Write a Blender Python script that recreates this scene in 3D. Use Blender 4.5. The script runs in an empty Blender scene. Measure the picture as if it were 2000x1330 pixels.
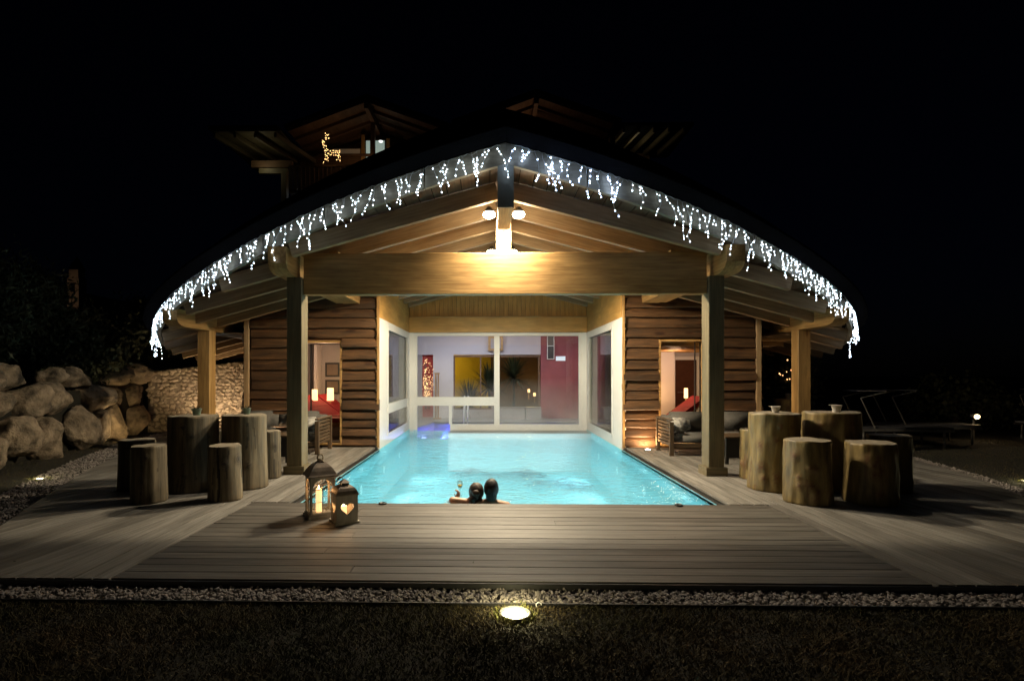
import bpy, bmesh, math, random
import numpy as np
from mathutils import Matrix, Vector, Euler, noise
R_ = random.Random(7)
PI = math.pi
sc = bpy.context.scene
C = sc.collection

# ------------------------------------------------------------------ camera, sky, sun, exposure
cam = bpy.data.cameras.new('camera')
cam.sensor_width = 36.0
cam.lens = 1056 / 2000 * 36
cam.shift_x = (1000 - 937.6) / 2000
cam.shift_y = (730.5 - 665) / 2000
cam.clip_end = 1500
co = bpy.data.objects.new('camera', cam)
C.objects.link(co)
co.location = (-0.19, 0, 1.5)
co.rotation_euler = (PI / 2, 0, 0.0201)
sc.camera = co

world = bpy.data.worlds.new('World')
sc.world = world
world.use_nodes = True
wn = world.node_tree
sky = wn.nodes.new('ShaderNodeTexSky')
sky.sky_type = 'NISHITA'
sky.sun_disc = False
sky.sun_elevation = math.radians(8)
sky.sun_rotation = math.radians(200)
bg = wn.nodes['Background']
hs = wn.nodes.new('ShaderNodeMix'); hs.data_type = 'RGBA'; hs.blend_type = 'MULTIPLY'
hs.inputs[0].default_value = 1
hs.inputs[7].default_value = (0.35, 0.4, 1.0, 1)
wn.links.new(sky.outputs[0], hs.inputs[6])
wn.links.new(hs.outputs[2], bg.inputs['Color'])
bg.inputs['Strength'].default_value = 0.0003

sc.view_settings.view_transform = 'Standard'
sc.view_settings.look = 'None'
sc.view_settings.gamma = 1
sc.view_settings.exposure = 0
sc.view_settings.use_curve_mapping = False
sc.cycles.use_denoising = True
sc.cycles.max_bounces = 7
sc.cycles.diffuse_bounces = 3
sc.cycles.glossy_bounces = 3
sc.cycles.transmission_bounces = 6
sc.cycles.transparent_max_bounces = 14
sc.cycles.sample_clamp_indirect = 3.0
sc.cycles.caustics_reflective = False
sc.cycles.caustics_refractive = False
sc.cycles.use_light_tree = True

# ------------------------------------------------------------------ materials
def newmat(name):
    m = bpy.data.materials.new(name)
    m.use_nodes = True
    nt = m.node_tree
    return m, nt, nt.nodes['Principled BSDF']

def N(nt, t, **kw):
    n = nt.nodes.new(t)
    for k, v in kw.items():
        setattr(n, k, v)
    return n

def coords(nt, scale, rnd=True):
    tc = N(nt, 'ShaderNodeTexCoord')
    mp = N(nt, 'ShaderNodeMapping')
    mp.inputs['Scale'].default_value = scale
    if rnd:
        oi = N(nt, 'ShaderNodeObjectInfo')
        mul = N(nt, 'ShaderNodeMath', operation='MULTIPLY')
        mul.inputs[1].default_value = 37.0
        nt.links.new(oi.outputs['Random'], mul.inputs[0])
        cb = N(nt, 'ShaderNodeCombineXYZ')
        for i in range(3):
            nt.links.new(mul.outputs[0], cb.inputs[i])
        ad = N(nt, 'ShaderNodeVectorMath', operation='ADD')
        nt.links.new(tc.outputs['Object'], ad.inputs[0])
        nt.links.new(cb.outputs[0], ad.inputs[1])
        nt.links.new(ad.outputs[0], mp.inputs['Vector'])
        return mp.outputs[0], oi.outputs['Random']
    nt.links.new(tc.outputs['Object'], mp.inputs['Vector'])
    return mp.outputs[0], None

def ramp(nt, inp, stops):
    r = N(nt, 'ShaderNodeValToRGB')
    cr = r.color_ramp
    while len(cr.elements) > 1:
        cr.elements.remove(cr.elements[-1])
    cr.elements[0].position = stops[0][0]
    cr.elements[0].color = (*stops[0][1], 1)
    for p, c in stops[1:]:
        e = cr.elements.new(p)
        e.color = (*c, 1)
    nt.links.new(inp, r.inputs[0])
    return r.outputs[0]

def mixc(nt, fac, a, b, mode='MIX'):
    m = N(nt, 'ShaderNodeMix', data_type='RGBA', blend_type=mode)
    if isinstance(fac, (int, float)):
        m.inputs[0].default_value = fac
    else:
        nt.links.new(fac, m.inputs[0])
    for v, i in ((a, 6), (b, 7)):
        if isinstance(v, tuple):
            m.inputs[i].default_value = (*v, 1)
        else:
            nt.links.new(v, m.inputs[i])
    return m.outputs[2]

def noisetex(nt, vec, scale, detail=5, rough=.6, dist=0):
    n = N(nt, 'ShaderNodeTexNoise')
    n.inputs['Scale'].default_value = scale
    n.inputs['Detail'].default_value = detail
    n.inputs['Roughness'].default_value = rough
    n.inputs['Distortion'].default_value = dist
    nt.links.new(vec, n.inputs['Vector'])
    return n.outputs['Fac']

def bump(nt, b, h, strength=.3, dist=.01):
    bp = N(nt, 'ShaderNodeBump')
    bp.inputs['Strength'].default_value = strength
    bp.inputs['Distance'].default_value = dist
    nt.links.new(h, bp.inputs['Height'])
    nt.links.new(bp.outputs[0], b.inputs['Normal'])

def wood(name, dark, light, axis=0, stretch=18, rough=.6, var=.5, bmp=.4, knots=None, sc_=1.0):
    """grain runs along the object's own axis; every board gets its own offset and tone"""
    m, nt, b = newmat(name)
    s = [stretch * sc_] * 3
    s[axis] = 1.0 * sc_
    v, rnd = coords(nt, tuple(s))
    g = noisetex(nt, v, 1.6, 7, .65, .4)
    col = ramp(nt, g, [(.3, dark), (.5, tuple((a + c) / 2 for a, c in zip(dark, light))), (.68, light)])
    s2 = [1.5] * 3
    s2[axis] = .5
    v2, _ = coords(nt, tuple(s2))
    blot = noisetex(nt, v2, 2.0, 3)
    col = mixc(nt, .55, col, ramp(nt, blot, [(.35, (.45, .43, .40)), (.65, (1, 1, 1))]), 'MULTIPLY')
    if var:
        col = mixc(nt, var, col, ramp(nt, rnd, [(0, (.45, .43, .42)), (.5, (.85, .84, .82)), (1, (1.0, 1.0, 1.0))]), 'MULTIPLY')
    if knots:
        s3 = [knots[0]] * 3
        s3[axis] = knots[0] * knots[1]
        v3, _ = coords(nt, tuple(s3))
        vo = N(nt, 'ShaderNodeTexVoronoi')
        vo.inputs['Scale'].default_value = 1
        nt.links.new(v3, vo.inputs['Vector'])
        k = ramp(nt, vo.outputs['Distance'], [(0, (.22, .14, .09)), (knots[2], (.5, .36, .26)), (knots[2] * 1.25, (.75, .66, .55)), (knots[2] * 1.6, (1, 1, 1))])
        col = mixc(nt, 1, col, k, 'MULTIPLY')
    nt.links.new(col, b.inputs['Base Color'])
    b.inputs['Roughness'].default_value = rough
    bump(nt, b, g, bmp, .004)
    return m

def plain(name, c1, c2=None, rough=.6, scale=8, metal=0, bmp=0, detail=4, var=0, spec=None, bd=.01):
    m, nt, b = newmat(name)
    c2 = c2 or tuple(x * .75 for x in c1)
    v, rnd = coords(nt, (1, 1, 1))
    n = noisetex(nt, v, scale, detail)
    col = ramp(nt, n, [(.3, c2), (.7, c1)])
    if var:
        col = mixc(nt, var, col, ramp(nt, rnd, [(0, (.4, .4, .4)), (1, (1, 1, 1))]), 'MULTIPLY')
    nt.links.new(col, b.inputs['Base Color'])
    b.inputs['Roughness'].default_value = rough
    b.inputs['Metallic'].default_value = metal
    if spec is not None:
        b.inputs['Specular IOR Level'].default_value = spec
    if bmp:
        bump(nt, b, n, bmp, bd)
    return m

def emit(name, col, strength):
    m, nt, b = newmat(name)
    b.inputs['Base Color'].default_value = (*col, 1)
    b.inputs['Emission Color'].default_value = (*col, 1)
    b.inputs['Emission Strength'].default_value = strength
    return m

def glass(name, tint=(1, 1, 1), refl=1.0, rough=0.0):
    m = bpy.data.materials.new(name)
    m.use_nodes = True
    nt = m.node_tree
    nt.nodes.clear()
    out = N(nt, 'ShaderNodeOutputMaterial')
    mix = N(nt, 'ShaderNodeMixShader')
    tr = N(nt, 'ShaderNodeBsdfTransparent')
    tr.inputs[0].default_value = (*tint, 1)
    gl = N(nt, 'ShaderNodeBsdfGlossy')
    gl.inputs['Roughness'].default_value = rough
    fr = N(nt, 'ShaderNodeFresnel')
    fr.inputs[0].default_value = 1.5
    mu = N(nt, 'ShaderNodeMath', operation='MULTIPLY')
    mu.inputs[1].default_value = refl
    nt.links.new(fr.outputs[0], mu.inputs[0])
    nt.links.new(mu.outputs[0], mix.inputs[0])
    nt.links.new(tr.outputs[0], mix.inputs[1])
    nt.links.new(gl.outputs[0], mix.inputs[2])
    nt.links.new(mix.outputs[0], out.inputs[0])
    return m

def watermat(name, tint, thru=.3):
    m = bpy.data.materials.new(name)
    m.use_nodes = True
    nt = m.node_tree
    nt.nodes.clear()
    out = N(nt, 'ShaderNodeOutputMaterial')
    tc = N(nt, 'ShaderNodeTexCoord')
    mp = N(nt, 'ShaderNodeMapping')
    mp.inputs['Scale'].default_value = (1, 1.7, 1)
    nt.links.new(tc.outputs['Object'], mp.inputs[0])
    n1 = noisetex(nt, mp.outputs[0], 2.6, 2.5, .5, 1.0)
    n2 = noisetex(nt, mp.outputs[0], 7.0, 2, .5, 1.6)
    ad = N(nt, 'ShaderNodeMath', operation='MULTIPLY_ADD')
    ad.inputs[1].default_value = .30
    nt.links.new(n2, ad.inputs[0]); nt.links.new(n1, ad.inputs[2])
    bp = N(nt, 'ShaderNodeBump')
    bp.inputs['Strength'].default_value = 1
    bp.inputs['Distance'].default_value = .05
    nt.links.new(ad.outputs[0], bp.inputs['Height'])
    rf = N(nt, 'ShaderNodeBsdfRefraction'); rf.inputs['IOR'].default_value = 1.33
    rf.inputs[0].default_value = (*tint, 1); rf.inputs['Roughness'].default_value = .0
    tr = N(nt, 'ShaderNodeBsdfTransparent'); tr.inputs[0].default_value = (*tint, 1)
    gl = N(nt, 'ShaderNodeBsdfGlossy'); gl.inputs['Roughness'].default_value = .06
    for n in (rf, gl):
        nt.links.new(bp.outputs[0], n.inputs['Normal'])
    m1 = N(nt, 'ShaderNodeMixShader'); m1.inputs[0].default_value = thru
    nt.links.new(rf.outputs[0], m1.inputs[1]); nt.links.new(tr.outputs[0], m1.inputs[2])
    fr = N(nt, 'ShaderNodeFresnel'); fr.inputs[0].default_value = 1.33
    nt.links.new(bp.outputs[0], fr.inputs['Normal'])
    mu = N(nt, 'ShaderNodeMath', operation='MULTIPLY'); mu.inputs[1].default_value = .8
    nt.links.new(fr.outputs[0], mu.inputs[0])
    m2 = N(nt, 'ShaderNodeMixShader')
    nt.links.new(mu.outputs[0], m2.inputs[0])
    nt.links.new(m1.outputs[0], m2.inputs[1]); nt.links.new(gl.outputs[0], m2.inputs[2])
    nt.links.new(m2.outputs[0], out.inputs[0])
    return m

M_TIMBER = wood('glulam_timber', (.30, .165, .055), (.62, .38, .14), stretch=16, rough=.5, var=.3, bmp=.3, knots=(1.9, .35, .055))
M_GREYTIMBER = wood('weathered_timber', (.10, .083, .046), (.225, .185, .105), stretch=20, rough=.6, var=.3, bmp=.3)
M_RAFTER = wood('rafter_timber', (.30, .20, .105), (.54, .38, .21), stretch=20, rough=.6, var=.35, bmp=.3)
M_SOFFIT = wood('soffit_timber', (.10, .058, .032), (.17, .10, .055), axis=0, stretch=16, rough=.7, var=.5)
M_FASCIA = wood('fascia_timber', (.20, .18, .13), (.34, .31, .23), stretch=16, rough=.6, var=.2)
M_LOG = wood('log_plank_wood', (.034, .017, .008), (.175, .088, .036), stretch=11, rough=.6, var=.8, bmp=.8, knots=(4.5, .35, .13))
M_PLY = wood('golden_panel', (.50, .27, .07), (.66, .38, .115), stretch=9, rough=.5, var=.15, bmp=.15)
M_DECK = wood('silvered_deck', (.145, .14, .13), (.385, .37, .345), stretch=24, rough=.65, var=.75, bmp=.8)
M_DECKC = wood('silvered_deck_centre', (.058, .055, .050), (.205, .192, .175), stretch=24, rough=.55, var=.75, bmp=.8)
M_STUMPL = wood('grey_log', (.055, .045, .028), (.23, .185, .115), axis=2, stretch=13, rough=.75, var=.35, bmp=1)
M_STUMPR = wood('peeled_log', (.075, .052, .018), (.36, .265, .10), axis=2, stretch=7, rough=.5, var=.3, bmp=1)
def knotty(m, dark):
    nt = m.node_tree; b = nt.nodes['Principled BSDF']
    src = b.inputs['Base Color'].links[0].from_socket
    at = N(nt, 'ShaderNodeAttribute'); at.attribute_name = 'knot'
    c = mixc(nt, at.outputs['Fac'], src, dark)
    nt.links.new(c, b.inputs['Base Color'])
knotty(M_STUMPR, (.12, .055, .02)); knotty(M_STUMPL, (.03, .022, .015))
M_ENDGRAIN = plain('end_grain', (.36, .31, .24), (.20, .17, .12), rough=.75, scale=14, bmp=.4)
M_TEAK = wood('teak', (.065, .042, .024), (.17, .11, .06), stretch=16, rough=.55, var=.5)
M_WHITE = plain('white_frame', (.84, .84, .82), (.80, .80, .78), rough=.4, scale=3)
M_BLACK = plain('black_metal', (.02, .02, .02), (.012, .012, .012), rough=.45)
M_ROOF = plain('dark_roof_shingle', (.008, .008, .009), (.005, .005, .006), rough=1, scale=20, bmp=.4, spec=0)
M_CUSH = plain('grey_cushion', (.125, .12, .112), (.09, .087, .08), rough=.9, scale=60, bmp=.3)
M_PILLOW = plain('striped_pillow', (.50, .49, .46), (.16, .16, .16), rough=.9, scale=14, detail=1)
M_RED = plain('red_cushion', (.33, .012, .02), (.24, .008, .014), rough=.8, scale=40, bmp=.2)
M_BOULDER = plain('limestone_boulder', (.52, .41, .29), (.03, .025, .018), rough=.95, scale=3.6, bmp=1, detail=14, var=.6, bd=.12)
M_STONE = plain('tan_wall_stone', (.66, .56, .43), (.42, .35, .26), rough=.9, scale=5, bmp=1, detail=7, var=.5, bd=.03)
M_MORTAR = plain('wall_joint', (.32, .27, .20), (.22, .18, .13), rough=1, scale=20)
M_GRAVEL = plain('pale_gravel', (.40, .36, .34), (.16, .145, .14), rough=.8, scale=12, detail=5)
M_SOIL = plain('dark_lawn_soil', (.026, .022, .014), (.010, .010, .007), rough=1, scale=1.5, detail=8)
M_GRASS = plain('dry_grass', (.12, .085, .040), (.030, .045, .016), rough=.9, scale=1.2, detail=3)
M_LEAF = plain('dark_foliage', (.055, .065, .03), (.025, .032, .014), rough=.7, scale=2.5)
M_BARK = plain('bark', (.07, .05, .035), (.03, .022, .016), rough=.95, scale=12, bmp=.6)
M_LINER = plain('aqua_pool_liner', (.33, .78, .85), (.28, .72, .82), rough=.6, scale=3)
M_LINERI = plain('blue_pool_tiles', (.15, .22, .80), (.12, .18, .72), rough=.5, scale=3)
M_MOSAIC = plain('dark_mosaic', (.010, .05, .09), (.006, .035, .06), rough=.5, scale=30)
M_WATER = watermat('pool_water', (.92, 1.0, 1.0), .22)
M_WATERI = watermat('indoor_water', (.85, .92, 1.0), .12)
M_GLASS = glass('window_glass', (.93, .96, .95), .8)
M_LANTGLASS = glass('lantern_glass', (.98, .97, .95), .5)
M_LED = emit('cool_led', (.74, .87, 1.0), 15)
M_LEDB = emit('blue_white_led', (.50, .66, 1.0), 26)
M_LEDW = emit('warm_led', (1.0, .62, .30), 4)
M_WIRE = plain('clear_cable', (.80, .82, .84), (.7, .72, .74), rough=.3)
M_LAMP = emit('warm_floodlight', (1.0, .84, .58), 130)
M_LAMPW = emit('white_spot', (1.0, .93, .80), 30)
M_SKIN = plain('skin', (.55, .30, .18), (.48, .25, .14), rough=.5, scale=6)
M_HAIR = wood('dark_hair', (.006, .004, .003), (.018, .010, .006), axis=2, stretch=30, rough=.65, var=0, bmp=.6)
M_WALLP = plain('pale_plaster', (.60, .57, .58), (.55, .52, .53), rough=.85, scale=1.2, detail=3)
M_WALLG = plain('grey_plaster', (.36, .33, .33), (.30, .28, .28), rough=.85, scale=2)
M_WALLR = plain('oxblood_plaster', (.30, .085, .095), (.21, .06, .07), rough=.8, scale=2.2, detail=6)
M_WALLY = plain('yellow_plaster', (.75, .50, .02), (.65, .42, .015), rough=.8, scale=2)
M_FLOORI = plain('grey_floor_tile', (.25, .235, .22), (.19, .18, .17), rough=.35, scale=3)
M_DARKWOOD = wood('dark_hotel_wood', (.12, .065, .035), (.24, .14, .075), stretch=12, rough=.7, var=.4)
M_ZINC = plain('zinc', (.34, .33, .31), (.20, .19, .18), rough=.45, scale=9, metal=.7, bmp=.15)
M_LANTW = wood('painted_lantern_wood', (.52, .47, .40), (.80, .75, .67), axis=2, stretch=10, rough=.7, var=.2)
M_LANTM = plain('aged_brown_metal', (.30, .24, .19), (.14, .11, .09), rough=.5, scale=10, metal=.5, bmp=.3)
M_ROPE = plain('hemp_rope', (.45, .37, .26), (.24, .19, .13), rough=.9, scale=60, bmp=.6)
M_WAX = emit('candle_wax', (1.0, .60, .26), 1.6)
M_FLAME = emit('candle_flame', (1.0, .78, .42), 30)
M_BUCKETW = plain('white_enamel', (.62, .60, .56), (.5, .49, .45), rough=.4, scale=5)
M_BUCKETG = plain('green_enamel', (.16, .24, .20), (.10, .16, .13), rough=.4, scale=5)
M_SHADE = emit('lit_lampshade', (1.0, .60, .28), 2.6)
M_FROST = emit('lit_frosted_window', (.62, .82, .74), .32)
M_FROSTD = emit('dim_frosted_window', (.60, .50, .36), .03)
M_SIGN = plain('pale_sign', (.55, .62, .66), (.5, .57, .62), rough=.4)

# ------------------------------------------------------------------ object helpers
W = {}
def place(o, parent, M):
    C.objects.link(o)
    o.matrix_basis = M
    W[o] = M.copy()
    if parent is not None:
        o.parent = parent
        o.matrix_parent_inverse = W[parent].inverted()
    return o

def tag(o, label=None, cat=None, group=None, kind=None):
    if label: o['label'] = label
    if cat: o['category'] = cat
    if group: o['group'] = group
    if kind: o['kind'] = kind
    return o

def empty(name, loc=(0, 0, 0), rz=0, label=None, cat=None, group=None):
    o = bpy.data.objects.new(name, None)
    o.empty_display_size = .2
    place(o, None, Matrix.Translation(loc) @ Matrix.Rotation(rz, 4, 'Z'))
    return tag(o, label, cat, group)

class MB:
    def __init__(s):
        s.v = []; s.f = []; s.sm = []
    def add(s, vs, fs, M=None, smooth=False):
        b = len(s.v)
        if M is not None:
            vs = [M @ Vector(v) for v in vs]
        s.v += [tuple(v) for v in vs]
        s.f += [tuple(i + b for i in f) for f in fs]
        s.sm += [smooth] * len(fs)
        return s
    def box(s, x0, x1, y0, y1, z0, z1, M=None):
        return s.add([(x0, y0, z0), (x1, y0, z0), (x1, y1, z0), (x0, y1, z0), (x0, y0, z1), (x1, y0, z1), (x1, y1, z1), (x0, y1, z1)],
                     [(0, 3, 2, 1), (4, 5, 6, 7), (0, 1, 5, 4), (1, 2, 6, 5), (2, 3, 7, 6), (3, 0, 4, 7)], M)
    def prism(s, poly, z0, z1, M=None):
        n = len(poly)
        return s.add([(p[0], p[1], z0) for p in poly] + [(p[0], p[1], z1) for p in poly],
                     [tuple(range(n - 1, -1, -1)), tuple(range(n, 2 * n))] + [(i, (i + 1) % n, n + (i + 1) % n, n + i) for i in range(n)], M)
    def tube(s, pts, r, n=6, M=None, caps=True):
        pts = [Vector(p) for p in pts]
        rs = r if isinstance(r, (list, tuple)) else [r] * len(pts)
        vs = []; fs = []
        up = Vector((0, 0, 1))
        prev = None
        for i, p in enumerate(pts):
            d = (pts[min(i + 1, len(pts) - 1)] - pts[max(i - 1, 0)])
            if d.length < 1e-9: d = Vector((0, 0, 1))
            d.normalize()
            if prev is None:
                a = d.cross(up)
                if a.length < 1e-3: a = d.cross(Vector((1, 0, 0)))
            else:
                a = prev - d * prev.dot(d)
                if a.length < 1e-4: a = d.cross(up)
            a.normalize(); prev = a
            b = d.cross(a)
            for k in range(n):
                t = 2 * PI * k / n
                vs.append(p + (a * math.cos(t) + b * math.sin(t)) * rs[i])
        for i in range(len(pts) - 1):
            for k in range(n):
                k2 = (k + 1) % n
                fs.append((i * n + k, i * n + k2, (i + 1) * n + k2, (i + 1) * n + k))
        if caps:
            fs.append(tuple(range(n - 1, -1, -1)))
            e = (len(pts) - 1) * n
            fs.append(tuple(range(e, e + n)))
        return s.add(vs, fs, M, True)
    def lathe(s, prof, n=24, c=(0, 0, 0), M=None):
        vs = []; fs = []
        for r, z in prof:
            for k in range(n):
                t = 2 * PI * k / n
                vs.append((c[0] + r * math.cos(t), c[1] + r * math.sin(t), c[2] + z))
        for i in range(len(prof) - 1):
            for k in range(n):
                k2 = (k + 1) % n
                fs.append((i * n + k, i * n + k2, (i + 1) * n + k2, (i + 1) * n + k))
        fs.append(tuple(range(n - 1, -1, -1)))
        e = (len(prof) - 1) * n
        fs.append(tuple(range(e, e + n)))
        return s.add(vs, fs, M, True)
    def ball(s, c, r, n=12, m=8, M=None):
        if not isinstance(r, (tuple, list)): r = (r, r, r)
        vs = []; fs = []
        for i in range(1, m):
            a = PI * i / m
            for k in range(n):
                t = 2 * PI * k / n
                vs.append((c[0] + r[0] * math.sin(a) * math.cos(t), c[1] + r[1] * math.sin(a) * math.sin(t), c[2] - r[2] * math.cos(a)))
        for i in range(m - 2):
            for k in range(n):
                k2 = (k + 1) % n
                fs.append((i * n + k, i * n + k2, (i + 1) * n + k2, (i + 1) * n + k))
        b = len(vs)
        vs += [(c[0], c[1], c[2] - r[2]), (c[0], c[1], c[2] + r[2])]
        for k in range(n):
            fs.append((b, (k + 1) % n, k))
            fs.append((b + 1, (m - 2) * n + k, (m - 2) * n + (k + 1) % n))
        return s.add(vs, fs, M, True)
    def mesh(s, name, mat):
        me = bpy.data.meshes.new(name)
        me.from_pydata(s.v, [], s.f)
        me.polygons.foreach_set('use_smooth', s.sm)
        if mat: me.materials.append(mat)
        me.update()
        return me
    def build(s, name, mat, parent=None, M=None, **kw):
        o = bpy.data.objects.new(name, s.mesh(name, mat))
        place(o, parent, M if M is not None else (W[parent].copy() if (parent is not None and kw.pop('local', False)) else Matrix()))
        return tag(o, **kw)

_bc = {}
def board_mesh(L, w, h, mat, bev):
    key = (round(L, 3), round(w, 4), round(h, 4), mat.name, bev)
    if key in _bc: return _bc[key]
    b = min(bev, w * .3, h * .3)
    pr = [(-w / 2 + b, -h / 2), (w / 2 - b, -h / 2), (w / 2, -h / 2 + b), (w / 2, h / 2 - b), (w / 2 - b, h / 2), (-w / 2 + b, h / 2), (-w / 2, h / 2 - b), (-w / 2, -h / 2 + b)]
    vs = [(-L / 2, y, z) for y, z in pr] + [(L / 2, y, z) for y, z in pr]
    fs = [(i, i + 8, (i + 1) % 8 + 8, (i + 1) % 8) for i in range(8)] + [tuple(range(8)), tuple(range(15, 7, -1))]
    me = bpy.data.meshes.new('board')
    me.from_pydata(vs, [], [tuple(reversed(f)) for f in fs])
    me.materials.append(mat)
    _bc[key] = me
    return me

def frame(p0, p1, up=(0, 0, 1)):
    p0 = Vector(p0); p1 = Vector(p1)
    x = (p1 - p0).normalized()
    u = Vector(up)
    if abs(x.dot(u)) > .99: u = Vector((0, 1, 0))
    y = u.cross(x).normalized()
    z = x.cross(y)
    M = Matrix((x, y, z)).transposed().to_4x4()
    M.translation = (p0 + p1) / 2
    return M

def board(name, p0, p1, w, h, mat, parent=None, up=(0, 0, 1), bev=.004, **kw):
    """a straight timber from p0 to p1; w across, h along 'up'"""
    L = (Vector(p1) - Vector(p0)).length
    o = bpy.data.objects.new(name, board_mesh(L, w, h, mat, bev))
    place(o, parent, frame(p0, p1, up))
    return tag(o, **kw)

def copy_tree(o, parent=None):
    c = o.copy()
    C.objects.link(c)
    c.parent = parent
    for ch in list(o.children):
        copy_tree(ch, c)
    return c

def light(name, kind, loc, power, col, parent=None, radius=.05, target=None, angle=None, blend=1.0, size=None):
    l = bpy.data.lights.new(name, kind)
    l.energy = power
    l.color = col
    if kind == 'AREA':
        l.shape = 'RECTANGLE'; l.size = size[0]; l.size_y = size[1]
    else:
        l.shadow_soft_size = radius
    if kind == 'SPOT':
        l.spot_size = angle; l.spot_blend = blend
    o = bpy.data.objects.new(name, l)
    M = Matrix.Translation(loc)
    if target is not None:
        d = Vector(target) - Vector(loc)
        M = M @ d.to_track_quat('-Z', 'Y').to_matrix().to_4x4()
    place(o, parent, M)
    return o

def clip(poly, a, b, c_):
    """keep a*x+b*y<=c_"""
    out = []
    for i in range(len(poly)):
        p = poly[i]; q = poly[(i + 1) % len(poly)]
        dp = a * p[0] + b * p[1] - c_; dq = a * q[0] + b * q[1] - c_
        if dp <= 0: out.append(p)
        if (dp < 0 < dq) or (dq < 0 < dp):
            t = dp / (dp - dq)
            out.append((p[0] + (q[0] - p[0]) * t, p[1] + (q[1] - p[1]) * t))
    return out

# ------------------------------------------------------------------ ground, lawn, gravel
ZL = -.062
HOLE = (-8.3, 8.3, 3.6, 22.0)
g = MB()
far = 400
x0, x1, y0, y1 = -2.6, 2.6, 6.1, 18.2
g.add([(-far, -60, ZL), (far, -60, ZL), (far, far, ZL), (-far, far, ZL), (x0, y0, ZL), (x1, y0, ZL), (x1, y1, ZL), (x0, y1, ZL)],
      [(0, 1, 5, 4), (1, 2, 6, 5), (2, 3, 7, 6), (3, 0, 4, 7)])
g.build('ground', M_SOIL, kind='structure')

# deck outline (outer curve), mirrored on the right with its own numbers
OUT_L = [(-4.2, 3.90), (-5.04, 5.25), (-5.53, 6.24), (-6.27, 7.82), (-7.01, 9.61), (-7.82, 11.89), (-8.3, 14.5)]
OUT_R = [(5.0, 3.90), (6.14, 6.35), (6.67, 7.52), (6.95, 8.4), (7.25, 9.6), (7.6, 11.5), (8.0, 14.5)]

# deck
deck = MB()
inner = [(-4.15, 3.96)] + [(x + .06, y) for x, y in OUT_L[1:]]
deck.prism([(-2.55, 14.5), (-2.55, 6.32), (2.55, 6.32), (2.55, 14.5)][1:3] + [(2.55, 14.45)] + [(x - .06, y - .01) for x, y in reversed(OUT_R[1:])] + [(4.95, 3.97), (-4.1, 3.97)] + [(x + .06, y - .01) for x, y in OUT_L[1:]] + [(-2.55, 14.45)], -.058, -.032)
deck_o = deck.build('deck', M_BLACK, kind='structure')
gap = .011
def deck_board(pl, M, mat):
    if len(pl) < 3: return
    m = MB().prism(pl, -.028, R_.uniform(-.0015, .0015))
    m.build('deck_board', mat, deck_o, M)
# central boards run across
nb = 16
yb = 3.92
wb = (6.27 - 3.92) / nb
for i in range(nb):
    a = yb + i * wb + gap / 2; b_ = yb + (i + 1) * wb - gap / 2
    cx_ = 0; cy_ = (a + b_) / 2
    # a few boards are made of two lengths
    cuts = [-2.985, 2.965]
    if i % 3 == 1: cuts = [-2.985, R_.uniform(-1.8, 1.8), 2.965]
    for c0, c1 in zip(cuts[:-1], cuts[1:]):
        pl = [(c0 + .001, a - cy_), (c1 - .003, a - cy_), (c1 - .003, b_ - cy_), (c0 + .001, b_ - cy_)]
        deck_board(pl, Matrix.Translation((0, cy_, 0)), M_DECKC)
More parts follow.
